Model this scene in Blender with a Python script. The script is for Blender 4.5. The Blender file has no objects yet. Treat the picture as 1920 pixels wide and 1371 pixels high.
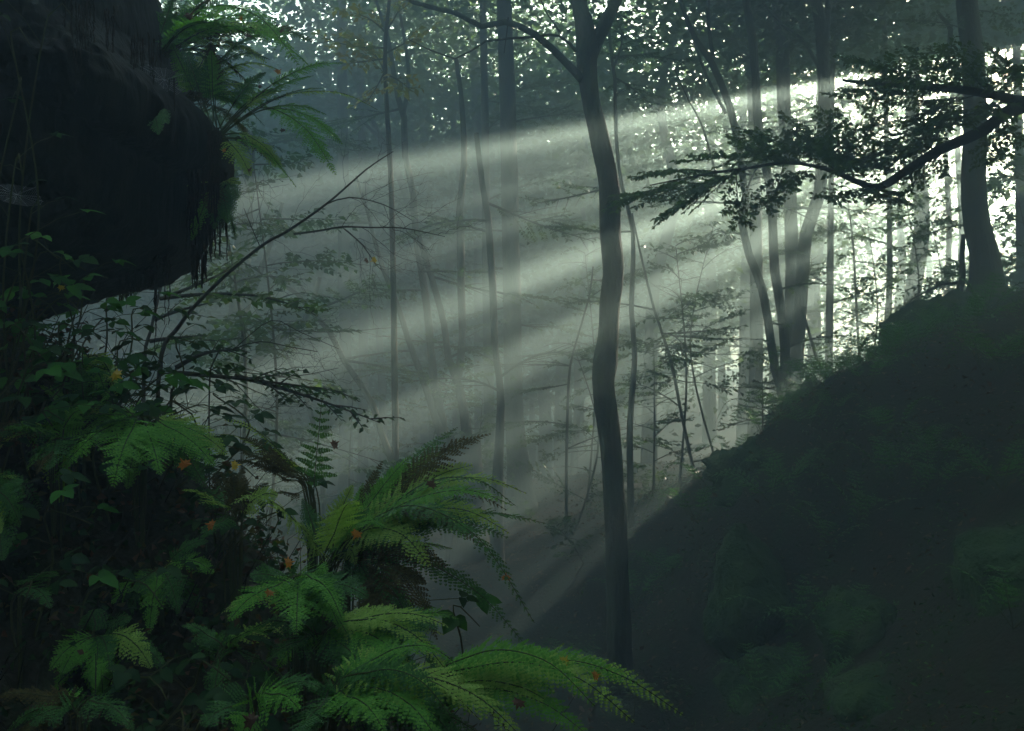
import bpy, math, random
import numpy as np
from mathutils import Vector, noise as mnoise

random.seed(11)
rng = np.random.default_rng(11)
R = math.radians
scene = bpy.context.scene
col = scene.collection

# ------------------------------------------------------------------ camera, sky, sun, exposure
F = 1900.0                      # focal length in photo pixels (1920 wide)
cam_d = bpy.data.cameras.new('camera')
cam = bpy.data.objects.new('camera', cam_d); col.objects.link(cam)
cam.location = (0, 0, 0); cam.rotation_euler = (R(90), 0, 0)
cam_d.sensor_width = 36; cam_d.lens = 36 * F / 1920.0
cam_d.clip_start = 0.05; cam_d.clip_end = 600
scene.camera = cam

SUN_AZ, SUN_EL = 35.0, 16.0     # degrees right of the view, above the horizon
S = np.array([math.sin(R(SUN_AZ)) * math.cos(R(SUN_EL)), math.cos(R(SUN_AZ)) * math.cos(R(SUN_EL)), math.sin(R(SUN_EL))])
SU = np.array([math.cos(R(SUN_AZ)), -math.sin(R(SUN_AZ)), 0.0])
SV = np.array([-math.sin(R(SUN_EL)) * math.sin(R(SUN_AZ)), -math.sin(R(SUN_EL)) * math.cos(R(SUN_AZ)), math.cos(R(SUN_EL))])

world = bpy.data.worlds.new('World'); scene.world = world; world.use_nodes = True
wt = world.node_tree; wt.nodes.clear()
sky = wt.nodes.new('ShaderNodeTexSky'); sky.sky_type = 'NISHITA'; sky.sun_disc = False
sky.sun_elevation = R(SUN_EL); sky.sun_rotation = R(SUN_AZ)
sky.air_density = 1.0; sky.dust_density = 3.0; sky.ozone_density = 0.4
bgn = wt.nodes.new('ShaderNodeBackground'); bgn.inputs['Strength'].default_value = 0.05
wo = wt.nodes.new('ShaderNodeOutputWorld')
wt.links.new(sky.outputs[0], bgn.inputs[0]); wt.links.new(bgn.outputs[0], wo.inputs[0])

sun_d = bpy.data.lights.new('sun', 'SUN'); sun_d.energy = 5.0; sun_d.angle = R(0.53); sun_d.color = (1.0, 0.83, 0.67)
sun = bpy.data.objects.new('sun', sun_d); col.objects.link(sun)
sun.rotation_euler = Vector(S).to_track_quat('Z', 'Y').to_euler()
sun.location = (30, 40, 40)

scene.view_settings.view_transform = 'Standard'; scene.view_settings.look = 'None'
scene.view_settings.exposure = 5.2; scene.view_settings.gamma = 1.0
scene.view_settings.use_curve_mapping = False
scene.render.engine = 'CYCLES'
cy = scene.cycles
cy.use_denoising = True
try:
    cy.denoiser = 'OPENIMAGEDENOISE'; cy.denoising_input_passes = 'RGB_ALBEDO_NORMAL'; cy.denoising_prefilter = 'ACCURATE'
except Exception: pass
cy.max_bounces = 4; cy.diffuse_bounces = 2; cy.glossy_bounces = 1; cy.transmission_bounces = 2; cy.volume_bounces = 0
cy.use_adaptive_sampling = False; cy.sample_clamp_indirect = 3.0
cy.caustics_reflective = False; cy.caustics_refractive = False

HAZE_DENSITY = 0.039

# ------------------------------------------------------------------ helpers
def at(px, py, Y):
    """the place seen at photo pixel (px, py), Y metres ahead"""
    return np.array([(px - 960.0) / F * Y, Y, (685.5 - py) / F * Y])

def tag(o, label=None, cat=None, group=None, kind=None):
    if label: o['label'] = label
    if cat: o['category'] = cat
    if group: o['group'] = group
    if kind: o['kind'] = kind
    return o

def empty(name, loc):
    o = bpy.data.objects.new(name, None); col.objects.link(o); o.location = tuple(loc)
    o.empty_display_size = 0.1
    return o

class MB:
    """collects quads and triangles (numpy) and links them as one mesh"""
    def __init__(s): s.v = []; s.f4 = []; s.f3 = []; s.m4 = []; s.m3 = []; s.n = 0
    def add(s, v, f4=None, f3=None, mat=0):
        v = np.asarray(v, float).reshape(-1, 3)
        if f4 is not None and len(f4):
            f4 = np.asarray(f4, int).reshape(-1, 4) + s.n; s.f4.append(f4); s.m4.append(np.full(len(f4), mat))
        if f3 is not None and len(f3):
            f3 = np.asarray(f3, int).reshape(-1, 3) + s.n; s.f3.append(f3); s.m3.append(np.full(len(f3), mat))
        s.v.append(v); s.n += len(v)
    def build(s, name, mats, parent=None, smooth=True, origin=None):
        me = bpy.data.meshes.new(name)
        v = np.concatenate(s.v) if s.v else np.zeros((0, 3))
        off = np.zeros(3)
        if parent is not None:
            p = parent
            while p is not None: off = off + np.array(p.location); p = p.parent
        if origin is not None: off = off + np.asarray(origin)
        v = v - off
        f4 = np.concatenate(s.f4) if s.f4 else np.zeros((0, 4), int)
        f3 = np.concatenate(s.f3) if s.f3 else np.zeros((0, 3), int)
        nl = f4.size + f3.size
        me.vertices.add(len(v)); me.vertices.foreach_set('co', v.astype(np.float32).ravel())
        me.loops.add(nl); me.loops.foreach_set('vertex_index', np.concatenate([f4.ravel(), f3.ravel()]).astype(np.int32))
        me.polygons.add(len(f4) + len(f3))
        st = np.concatenate([np.arange(len(f4)) * 4, f4.size + np.arange(len(f3)) * 3]).astype(np.int32)
        me.polygons.foreach_set('loop_start', st)
        mi = np.concatenate((s.m4 if s.m4 else [np.zeros(0)]) + (s.m3 if s.m3 else [np.zeros(0)])).astype(np.int32)
        me.polygons.foreach_set('material_index', mi)
        me.polygons.foreach_set('use_smooth', np.full(len(mi), smooth))
        if not isinstance(mats, (list, tuple)): mats = [mats]
        for m in mats: me.materials.append(m)
        me.update(calc_edges=True)
        o = bpy.data.objects.new(name, me); col.objects.link(o)
        if origin is not None: o.location = tuple(np.asarray(origin))
        if parent is not None: o.parent = parent
        return o

def unit(a):
    a = np.asarray(a, float); return a / (np.linalg.norm(a, axis=-1, keepdims=True) + 1e-12)

def smooth_path(pts, rad, step):
    """Catmull-Rom through the points, resampled"""
    P = np.asarray(pts, float); r = np.asarray(rad, float)
    out = []; ro = []
    n = len(P)
    for i in range(n - 1):
        p0 = P[max(i - 1, 0)]; p1 = P[i]; p2 = P[i + 1]; p3 = P[min(i + 2, n - 1)]
        k = max(2, int(np.linalg.norm(p2 - p1) / step))
        t = (np.arange(k) / k)[:, None]
        out.append(0.5 * (2 * p1 + (p2 - p0) * t + (2 * p0 - 5 * p1 + 4 * p2 - p3) * t ** 2 + (3 * p1 - p0 - 3 * p2 + p3) * t ** 3))
        ro.append(r[i] + (r[i + 1] - r[i]) * t[:, 0])
    out.append(P[-1:]); ro.append(r[-1:])
    return np.concatenate(out), np.concatenate(ro)

def tube(mb, pts, rad, seg=8, step=None, rough=0.0, mat=0, cap=True):
    P, r = (np.asarray(pts, float), np.asarray(rad, float)) if step is None else smooth_path(pts, rad, step)
    n = len(P)
    T = np.zeros_like(P); T[1:-1] = P[2:] - P[:-2]; T[0] = P[1] - P[0]; T[-1] = P[-1] - P[-2]
    T = unit(T)
    ref = np.array([0, 1.0, 0]) if abs(T[:, 1]).mean() < 0.8 else np.array([1.0, 0, 0])
    A = unit(np.cross(T, ref)); B = np.cross(T, A)
    ang = np.arange(seg) / seg * 2 * math.pi
    ca, sa = np.cos(ang), np.sin(ang)
    rr = np.repeat(r[:, None], seg, 1)
    if rough:
        ph = random.random() * 50
        for i in range(n):
            for j in range(seg):
                q = Vector((ca[j] * 2.2 + ph, sa[j] * 2.2, P[i, 2] * 1.6 + P[i, 0]))
                rr[i, j] *= 1 + rough * (mnoise.noise(q) + 0.5 * mnoise.noise(q * 3.1) + (.45 * mnoise.noise(Vector((ca[j] * 9 + ph, sa[j] * 9, P[i, 2] * 3))) if seg > 15 else 0))
    V = P[:, None, :] + rr[:, :, None] * (ca[None, :, None] * A[:, None, :] + sa[None, :, None] * B[:, None, :])
    i = np.arange(n - 1)[:, None] * seg; j = np.arange(seg)[None, :]; j2 = (j + 1) % seg
    f4 = np.stack([i + j, i + j2, i + seg + j2, i + seg + j], -1).reshape(-1, 4)
    Vf = V.reshape(-1, 3); f3 = []
    if cap:
        Vf = np.concatenate([Vf, P[:1], P[-1:]]); k = n * seg
        jj = np.arange(seg)
        f3 = np.concatenate([np.stack([np.full(seg, k), (jj + 1) % seg, jj], -1),
                             np.stack([np.full(seg, k + 1), (n - 1) * seg + jj, (n - 1) * seg + (jj + 1) % seg], -1)])
    mb.add(Vf, f4, f3, mat)

def leaf_quads(mb, pos, d, nrm, size, asp=0.5, fold=0.12, mat=0):
    """one folded rhombic leaf per row: two triangles hinged along the midrib"""
    pos = np.asarray(pos); d = unit(d); w = unit(np.cross(nrm, d)); nn = np.cross(d, w)
    size = np.asarray(size)[:, None]
    b = pos; t = pos + d * size - nn * size * fold
    m = pos + d * size * 0.45
    l = m + w * size * asp * 0.5 + nn * size * fold; r = m - w * size * asp * 0.5 + nn * size * fold
    n = len(pos)
    V = np.stack([b, l, t, r], 1).reshape(-1, 3)
    k = np.arange(n)[:, None] * 4
    f3 = np.concatenate([k + np.array([[0, 2, 1]]), k + np.array([[0, 3, 2]])])
    mb.add(V, None, f3, mat)

def rand_unit(n, flat=1.0):
    a = rng.normal(size=(n, 3)); a[:, 2] *= flat
    return unit(a)

# ------------------------------------------------------------------ materials
def new_mat(name):
    m = bpy.data.materials.new(name); m.use_nodes = True
    nt = m.node_tree; nt.nodes.clear()
    out = nt.nodes.new('ShaderNodeOutputMaterial')
    return m, nt, out

def leaf_mat(name, c1, c2, trans=0.45, rough=0.45, spec=0.35, tcol=None):
    m, nt, out = new_mat(name); N = nt.nodes.new; L = nt.links.new
    geo = N('ShaderNodeNewGeometry'); oi = N('ShaderNodeObjectInfo')
    add = N('ShaderNodeMath'); add.operation = 'ADD'; L(geo.outputs['Random Per Island'], add.inputs[0])
    L(oi.outputs['Random'], add.inputs[1])
    fr = N('ShaderNodeMath'); fr.operation = 'FRACT'; L(add.outputs[0], fr.inputs[0])
    mix = N('ShaderNodeMix'); mix.data_type = 'RGBA'
    mix.inputs['A'].default_value = (*c1, 1); mix.inputs['B'].default_value = (*c2, 1)
    L(fr.outputs[0], mix.inputs['Factor'])
    p = N('ShaderNodeBsdfPrincipled'); p.inputs['Roughness'].default_value = rough
    p.inputs['Specular IOR Level'].default_value = spec
    L(mix.outputs['Result'], p.inputs['Base Color'])
    tr = N('ShaderNodeBsdfTranslucent')
    if tcol is None:
        sc = N('ShaderNodeMix'); sc.data_type = 'RGBA'; sc.blend_type = 'MULTIPLY'; sc.inputs['Factor'].default_value = 1
        sc.inputs['B'].default_value = (1.7, 1.8, 0.8, 1); sc.clamp_result = False
        L(mix.outputs['Result'], sc.inputs['A']); L(sc.outputs['Result'], tr.inputs['Color'])
    else: tr.inputs['Color'].default_value = (*tcol, 1)
    ms = N('ShaderNodeMixShader'); ms.inputs[0].default_value = trans
    L(p.outputs[0], ms.inputs[1]); L(tr.outputs[0], ms.inputs[2]); L(ms.outputs[0], out.inputs['Surface'])
    return m

def noisy_mat(name, cols, scale=6, stretch=(1, 1, 1), rough=0.9, bump=0.4, bscale=None, detail=6):
    """rough surface of several colours mixed by noise, with relief"""
    m, nt, out = new_mat(name); N = nt.nodes.new; L = nt.links.new
    geo = N('ShaderNodeNewGeometry'); mp = N('ShaderNodeMapping'); mp.inputs['Scale'].default_value = stretch
    L(geo.outputs['Position'], mp.inputs['Vector'])
    n1 = N('ShaderNodeTexNoise'); n1.inputs['Scale'].default_value = scale; n1.inputs['Detail'].default_value = detail
    n1.inputs['Roughness'].default_value = 0.65
    L(mp.outputs[0], n1.inputs['Vector'])
    cr = N('ShaderNodeValToRGB'); el = cr.color_ramp.elements
    k = len(cols)
    el[0].position = 0.3; el[0].color = (*cols[0], 1); el[1].position = 0.72; el[1].color = (*cols[-1], 1)
    for i in range(1, k - 1):
        e = el.new(0.3 + 0.42 * i / (k - 1)); e.color = (*cols[i], 1)
    L(n1.outputs['Fac'], cr.inputs[0])
    p = N('ShaderNodeBsdfPrincipled'); p.inputs['Roughness'].default_value = rough; p.inputs['Specular IOR Level'].default_value = 0.2
    L(cr.outputs[0], p.inputs['Base Color'])
    n2 = N('ShaderNodeTexNoise'); n2.inputs['Scale'].default_value = bscale or scale * 4; n2.inputs['Detail'].default_value = 4
    L(mp.outputs[0], n2.inputs['Vector'])
    b = N('ShaderNodeBump'); b.inputs['Strength'].default_value = bump; b.inputs['Distance'].default_value = 0.03
    L(n2.outputs['Fac'], b.inputs['Height']); L(b.outputs[0], p.inputs['Normal'])
    L(p.outputs[0], out.inputs['Surface'])
    return m

M = {}
M['bark'] = noisy_mat('bark', [(0.020, 0.022, 0.018), (0.045, 0.045, 0.036), (0.05, 0.065, 0.035), (0.10, 0.095, 0.08)], 5, (1.6, 1.6, 0.45), bump=1.0, bscale=20)
M['dark_bark'] = noisy_mat('dark_bark', [(0.010, 0.010, 0.009), (0.028, 0.025, 0.02), (0.045, 0.04, 0.03)], 14, (1, 1, 1), bump=0.5)
M['soil'] = noisy_mat('soil', [(0.007, 0.006, 0.005), (0.012, 0.018, 0.007), (0.02, 0.015, 0.009), (0.016, 0.028, 0.01), (0.04, 0.03, 0.02)], 2.4, bump=1.0, bscale=22, detail=10)
M['moss'] = noisy_mat('moss', [(0.008, 0.012, 0.006), (0.016, 0.04, 0.012), (0.034, 0.066, 0.018), (0.04, 0.04, 0.03)], 3.2, bump=1.0, bscale=30, detail=10)
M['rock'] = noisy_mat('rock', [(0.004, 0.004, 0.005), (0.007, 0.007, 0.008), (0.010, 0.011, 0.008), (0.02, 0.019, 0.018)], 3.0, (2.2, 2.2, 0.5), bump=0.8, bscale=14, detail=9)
M['root'] = noisy_mat('root', [(0.008, 0.006, 0.005), (0.02, 0.013, 0.009), (0.045, 0.025, 0.016)], 20, bump=0.3)
M['web'] = noisy_mat('web', [(0.45, 0.47, 0.5), (0.6, 0.6, 0.62)], 20, bump=0.0)
M['beech_leaf'] = leaf_mat('beech_leaf', (0.026, 0.060, 0.020), (0.055, 0.10, 0.028), 0.5)
M['far_leaf'] = leaf_mat('far_leaf', (0.030, 0.065, 0.026), (0.055, 0.095, 0.030), 0.45, spec=0.2)
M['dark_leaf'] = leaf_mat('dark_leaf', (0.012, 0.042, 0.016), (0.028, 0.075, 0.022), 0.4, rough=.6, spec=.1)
M['yellow_leaf'] = leaf_mat('yellow_leaf', (0.10, 0.12, 0.02), (0.22, 0.17, 0.03), 0.5)
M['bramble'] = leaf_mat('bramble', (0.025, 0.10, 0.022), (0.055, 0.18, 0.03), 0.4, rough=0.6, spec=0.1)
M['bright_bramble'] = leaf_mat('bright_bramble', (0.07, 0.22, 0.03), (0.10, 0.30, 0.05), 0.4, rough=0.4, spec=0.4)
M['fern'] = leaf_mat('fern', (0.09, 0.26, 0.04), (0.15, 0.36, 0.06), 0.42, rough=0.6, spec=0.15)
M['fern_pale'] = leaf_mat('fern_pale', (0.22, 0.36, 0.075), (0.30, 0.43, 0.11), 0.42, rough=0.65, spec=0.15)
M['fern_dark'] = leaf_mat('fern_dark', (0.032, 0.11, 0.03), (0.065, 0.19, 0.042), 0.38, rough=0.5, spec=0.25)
M['fern_brown'] = leaf_mat('fern_brown', (0.05, 0.035, 0.018), (0.10, 0.09, 0.03), 0.35, rough=0.8, spec=0.1)
M['stalk'] = noisy_mat('stalk', [(0.05, 0.085, 0.022), (0.075, 0.06, 0.028)], 20, bump=0.1)
M['orange'] = leaf_mat('orange', (0.40, 0.12, 0.012), (0.48, 0.19, 0.02), 0.4)
M['gold'] = leaf_mat('gold', (0.45, 0.30, 0.025), (0.52, 0.37, 0.03), 0.4)
M['brown'] = leaf_mat('brown', (0.06, 0.022, 0.010), (0.11, 0.04, 0.02), 0.25)
M['litter'] = leaf_mat('litter', (0.05, 0.028, 0.014), (0.16, 0.11, 0.06), 0.2, rough=0.8, spec=0.1)
M['spruce'] = leaf_mat('spruce', (0.02, 0.05, 0.022), (0.035, 0.07, 0.03), 0.2)

# ------------------------------------------------------------------ ground
CP = np.array([
 # left bank in front
 (-1.16,3.5,-.30),(-.74,3.5,-.80),(-.48,3.5,-1.05),(-.2,3.5,-1.4),(.07,3.5,-1.65),(-2,3.5,.30),(-3.2,3.5,1.3),
 (-1.1,2.2,-1.0),(-.53,2.2,-1.08),(.1,2.7,-1.3),(0,0,-1.6),(-1.5,0,-1.2),(1.5,0,-1.9),(-3,0,.2),(-4.5,0,1.6),(-2.0,2.0,-.35),(-3.2,2.2,.9),
 # behind the bank
 (-2.5,5,-.3),(-1.2,5,-1.4),(-.3,5,-2.2),(.5,5,-2.6),(-4,8,-1),(-2,8,-2.6),(0,8,-3.15),(1.2,8,-3.25),
 # gully floor and the low ridge across it
 (1,9.4,-3.3),(1.1,10.5,-3.15),(1.6,12,-2.75),(.9,13,-2.75),(0,17,-2.8),(.46,22,-2.54),(2.2,20.5,-2.3),(3.9,19,-1.9),(-2.4,22,-2.75),
 (-6,18,-2.7),(0,30,-3.5),(-8,25,-3.2),(-10,15,-2.2),(8,28,-1.9),(0,45,-3.2),(-20,30,-2),(-15,10,0.5),(-8,5,2.0),(-6,2,2.3),
 # right slope
 (1.75,9,-3.15),(2.2,9.6,-2.2),(1.99,10.5,-1.95),(2.43,11,-1.1),(3.1,9,-1.6),(3.4,7,-1.35),(2.5,5,-2.0),(5,7,-.35),(7,9,.7),
 (3.69,13,-.55),(5.3,14,-.05),(6.4,14.5,.7),(7,15,.98),(7.8,15,1.05),(10,15,1.6),(5,18,-1.2),(8,20,-.3),(12,20,.9),(20,20,3),
 (20,35,1.5),(12,35,-1),(30,50,2),(0,70,-2.5),(-30,60,-1),(40,20,4),(40,70,3),(-40,10,4),(5,0,-.8),(8,3,.5),(15,5,3),(30,0,5),
 (-30,-10,5),(30,-10,5),(0,-10,-1),(70,70,4),(-70,70,2),(0,110,-2),(70,0,6),(-70,0,6)], float)
def _U(r2): return np.where(r2 > 0, r2 * np.log(r2 + 1e-12), 0) * 0.5
def _fit():
    n = len(CP); X = CP[:, :2]
    K = _U(((X[:, None] - X[None]) ** 2).sum(-1)) + np.eye(n) * 0.02
    Pm = np.concatenate([np.ones((n, 1)), X], 1)
    A = np.block([[K, Pm], [Pm.T, np.zeros((3, 3))]])
    return np.linalg.solve(A, np.concatenate([CP[:, 2], np.zeros(3)]))
_W = _fit()
def gz_many(X):
    X = np.asarray(X, float).reshape(-1, 2); out = np.zeros(len(X))
    for a in range(0, len(X), 4000):
        x = X[a:a + 4000]
        out[a:a + 4000] = _U(((x[:, None] - CP[None, :, :2]) ** 2).sum(-1)) @ _W[:-3] + _W[-3] + x @ _W[-2:]
    return out
def lump(x, y):
    return (0.10 * mnoise.noise(Vector((x * .9, y * .9, 3))) + 0.07 * mnoise.noise(Vector((x * 2.3, y * 2.3, 7)))
            + 0.035 * mnoise.noise(Vector((x * 5.5, y * 5.5, 1))))
def gz(x, y):
    return float(gz_many([(x, y)])[0]) + lump(x, y)

def build_ground():
    def axis(lo, hi, dens):
        out = [lo]
        while out[-1] < hi: out.append(out[-1] + dens(out[-1]))
        return np.array(out)
    xs = axis(-70, 80, lambda x: 0.09 if -3 < x < 8 else min(4.0, 0.09 + 0.09 * max(-3 - x, x - 8)))
    ys = axis(-12, 120, lambda y: 0.11 if 1 < y < 16 else min(5.0, 0.11 + 0.06 * max(1 - y, y - 16)))
    XX, YY = np.meshgrid(xs, ys); nx, ny = len(xs), len(ys)
    z = gz_many(np.stack([XX.ravel(), YY.ravel()], 1))
    z += np.array([lump(a, b) for a, b in zip(XX.ravel(), YY.ravel())])
    V = np.stack([XX.ravel(), YY.ravel(), z], 1)
    i = np.arange(ny - 1)[:, None] * nx; j = np.arange(nx - 1)[None]
    f = np.stack([i + j, i + j + 1, i + nx + j + 1, i + nx + j], -1).reshape(-1, 4)
    mb = MB(); mb.add(V, f)
    o = mb.build('ground', M['soil']); tag(o, 'dark mossy forest floor of the gully and its slopes', kind='structure')
build_ground()

# ------------------------------------------------------------------ sun gaps of the canopy (where the leaves are thin)
# angle below the horizontal round the sun (degrees), half width, nearest and farthest distance from the camera's own sun ray
GAPS = [(1.6, 1.1, 3.5, 11), (5.8, 0.4, 6, 10), (9.0, 0.8, 5, 9), (14.5, 1.5, 4, 12), (17.6, 0.4, 5, 9), (21.5, 1.9, 4, 10), (27.0, 0.7, 4, 9),
        (32.0, 1.5, 5.5, 10), (36.6, 0.5, 5, 9), (40, 1.6, 3.2, 10)]
THIN = 0.905
def in_gap(P, slack=0.0, thinned=True):
    P = np.asarray(P).reshape(-1, 3)
    u = P @ SU; v = P @ SV
    th = np.degrees(np.arctan2(-v, -u)); rho = np.hypot(u, v)
    g = np.zeros(len(P), bool); soft = rng.normal(size=len(P)) * 0.35
    for c, w, a, b in GAPS:
        wob = 0.35 * np.sin(rho * 2.1 + c)
        g |= (np.abs(th - c + wob + soft) < w + slack) & (rho > a) & (rho < b)
    if not thinned: return g
    thin = np.interp(th, [-4, 0.5, 4, 10, 14, 46, 62], [0, .5, .84, .88, THIN, THIN, 0]) * np.interp(rho - np.clip((th - 26) / 6, 0, 1) * 2.3, [2.4, 4.6, 11, 17, 30], [0, 1, 1, .8, .6])
    return g | (rng.random(len(P)) < thin)

# ------------------------------------------------------------------ foliage and trees
def spray(wood, leaves, P0, d, length, leaf=0.08, dens=1.0, droop=0.12, r0=0.012, mat=0, seg=4, tilt=0.25, sides=None, gaps=False):
    """a flat, layered leafy branch: axis, side twigs, leaves in rows either side of each twig"""
    d = unit(d); up = np.array([0, 0, 1.0])
    side = unit(np.cross(d, up)); nrm = unit(np.cross(side, d) + rand_unit(1)[0] * tilt)
    side = unit(np.cross(d, nrm))
    n = 9; t = np.linspace(0, 1, n)[:, None]
    bend = rand_unit(1)[0] * 0.08 * length
    ax = P0 + d * length * t - up * droop * length * t ** 2 + bend * np.sin(t * math.pi)
    tube(wood, ax, r0 * (1 - 0.85 * t[:, 0]), seg, cap=False)
    nt = sides or max(4, int(length / (leaf * 1.6)))
    pos = []; dirs = []; nr = []; sz = []
    def row(a, b, cnt, dd):
        q = (np.arange(cnt) + rng.random(cnt) * 0.6) / cnt
        p = a + (b - a) * q[:, None]
        sg = np.where(np.arange(cnt) % 2, 1.0, -1.0)[:, None]
        sd = unit(np.cross(dd, nrm))
        pos.append(p); dirs.append(dd * 0.75 + sd * sg + rng.normal(size=(cnt, 3)) * 0.22 - up * 0.15)
        nr.append(nrm + rng.normal(size=(cnt, 3)) * 0.6); sz.append(leaf * rng.uniform(0.45, 1.2, cnt))
    for k in range(nt):
        tt = 0.12 + 0.88 * (k + rng.random() * 0.5) / nt
        i = min(n - 2, int(tt * (n - 1))); fr = tt * (n - 1) - i
        b = ax[i] * (1 - fr) + ax[i + 1] * fr
        sg = 1 if k % 2 else -1
        L = length * 0.42 * (1 - 0.75 * tt) * rng.uniform(0.6, 1.2) + leaf * 1.2
        dd = unit(d * 0.8 + side * sg * rng.uniform(0.6, 1.1) + up * rng.normal() * 0.12)
        e = b + dd * L - up * droop * L * 0.7
        tube(wood, np.array([b, (b + e) / 2 + up * 0.02 * L, e]), np.array([r0 * 0.4, r0 * 0.28, r0 * 0.12]), 3, cap=False)
        row(b, e, max(3, int(L / leaf * 2.0 * dens)), unit(e - b))
    row(ax[int(n * .55)], ax[-1], max(3, int(length * .5 / leaf * 1.6 * dens)), d)
    pos = np.concatenate(pos); dirs = np.concatenate(dirs); nr = np.concatenate(nr); sz = np.concatenate(sz)
    if gaps:
        k = ~in_gap(pos, 0, False); pos, dirs, nr, sz = pos[k], dirs[k], nr[k], sz[k]
    if len(pos): leaf_quads(leaves, pos, dirs, nr, sz, 0.56, 0.1, mat)

def crown_clumps(mb, centre, rx, rz, n, per, leaf, clump=(0.9, 0.22), mat=0, gaps=True):
    """layered clumps of leaves spread through a crown's volume"""
    c = rng.normal(size=(n, 3)); c = unit(c) * (rng.random((n, 1)) ** 0.45)
    c = centre + c * np.array([rx, rx, rz])
    q = rng.normal(size=(n, per, 3)) * np.array([clump[0], clump[0], clump[1]]) * rng.uniform(0.6, 1.3, (n, 1, 1))
    p = (c[:, None] + q).reshape(-1, 3)
    if gaps: p = p[~in_gap(p)]
    if gaps is None:                                                   # unseen added crowns: leaves that would fall inside the camera's view are dropped
        p = p[~((p[:, 1] > .2) & (np.abs(p[:, 0]) < p[:, 1] * .57 + .8) & (np.abs(p[:, 2]) < p[:, 1] * .42 + .8))]
    k = len(p)
    dd = rand_unit(k, 0.5); nn = rng.normal(size=(k, 3)) * 0.6 + np.array([0, 0, 1.0])
    leaf_quads(mb, p, dd, nn, leaf * rng.uniform(0.6, 1.2, k), 0.62, 0.1, mat)

def pix_path(pts, Y, dY=0.0):
    P = [at(a[0], a[1], Y) for a in pts]; r = [a[2] / 2 / F * Y for a in pts]
    return P, r

def tree(label, Y, stems, name='beech_tree', group=None, top=True, rough=0.06, seg=10, limbs=(), auto=0, autolen=(0.8, 1.8), leaf=0.08,
         leafmat='beech_leaf', zspan=None, height=12.0, crown=None, flare=1.5, bark='bark', sink=True):
    """stems: pixel paths top -> bottom (px, py, width px); the first is the trunk"""
    main = stems[0]
    P, r = pix_path(main, Y)
    P = [np.array(p) for p in P]
    P = P[::-1]; r = r[::-1]                                          # base first
    bx, by = P[0][0], P[0][1]
    if sink:
        g = gz(bx, by)
        if P[0][2] > g - 0.1:
            P.insert(0, np.array([bx, by, g - 0.15])); r.insert(0, r[0] * flare)
            if P[1][2] - g > 0.7:
                P.insert(1, np.array([bx, by, g + 0.25])); r.insert(1, r[1] * 1.12)
    P = [p + np.array([0, 0.05 * math.sin(i * 1.7), 0]) * r[0] * 3 for i, p in enumerate(P)]
    if top and main[0][1] <= 5:
        d = P[-1] - P[-2]; d = d / max(abs(d[2]), 1e-3)
        z = P[-1][2]; k = 0
        r_top = r[-1]
        while z < height and k < 6:
            stepz = (height - P[-1][2]) / (6 - k); z += stepz
            P.append(P[-1] + np.array([d[0] * .5 + rng.normal() * .1, rng.normal() * .1, 1]) * stepz)
            k += 1; r.append(r_top * (1 - 0.14 * k))
    root = empty(name, P[0]); tag(root, label, 'tree', group)
    mb = MB(); tube(mb, P, r, seg, step=0.06 if Y < 11 else 0.12 if Y < 13 else 0.3, rough=rough)
    trunk = mb.build('trunk', M[bark], root)
    for st in stems[1:]:
        q, rr = pix_path(st, Y)
        q = [p + np.array([0, 0.25 * math.sin(2.3 * i), 0]) * 0.4 for i, p in enumerate(q)]
        m2 = MB(); tube(m2, q, rr, max(6, seg - 3), step=0.2, rough=rough * .7)
        m2.build('branch', M[bark], root)
    Pp, _ = smooth_path(P, r, 0.3)
    z0, z1 = zspan if zspan else (0.5, 7.0)
    for k in range(auto):
        cand = Pp[(Pp[:, 2] > z0) & (Pp[:, 2] < z1)]
        if not len(cand): break
        b = cand[rng.integers(len(cand))]
        a = rng.uniform(0, 2 * math.pi); L = rng.uniform(*autolen)
        wood, lv = MB(), MB()
        d = np.array([math.cos(a), math.sin(a) * .7, rng.uniform(-.05, .4)])
        spray(wood, lv, b, d, L, leaf, 1.5, rng.uniform(.05, .3), r0=min(0.02, r[0] * .3), gaps=True)
        br = wood.build('branch', M[bark], root)
        if lv.n: lv.build('foliage', M[leafmat], br)
    for (b, e, dY, lw) in limbs:                                        # hand-placed leafy limbs: pixel start, pixel end
        wood, lv = MB(), MB()
        p0 = at(b[0], b[1], Y); p1 = at(e[0], e[1], Y + dY)
        d = p1 - p0; L = np.linalg.norm(d)
        spray(wood, lv, p0, d + np.array([0, 0, .12 * L]), L * 1.02, leaf, lw * 1.6, .12, r0=0.012, tilt=.5)
        br = wood.build('branch', M[bark], root); lv.build('foliage', M[leafmat], br)
    if crown:
        c, rx, rz, n, per, lf = crown
        mb = MB(); crown_clumps(mb, np.array([P[-1][0], P[-1][1], c]), rx, rz, n, per, lf)
        if mb.n: mb.build('crown', M['far_leaf'], root)
    return root

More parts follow.
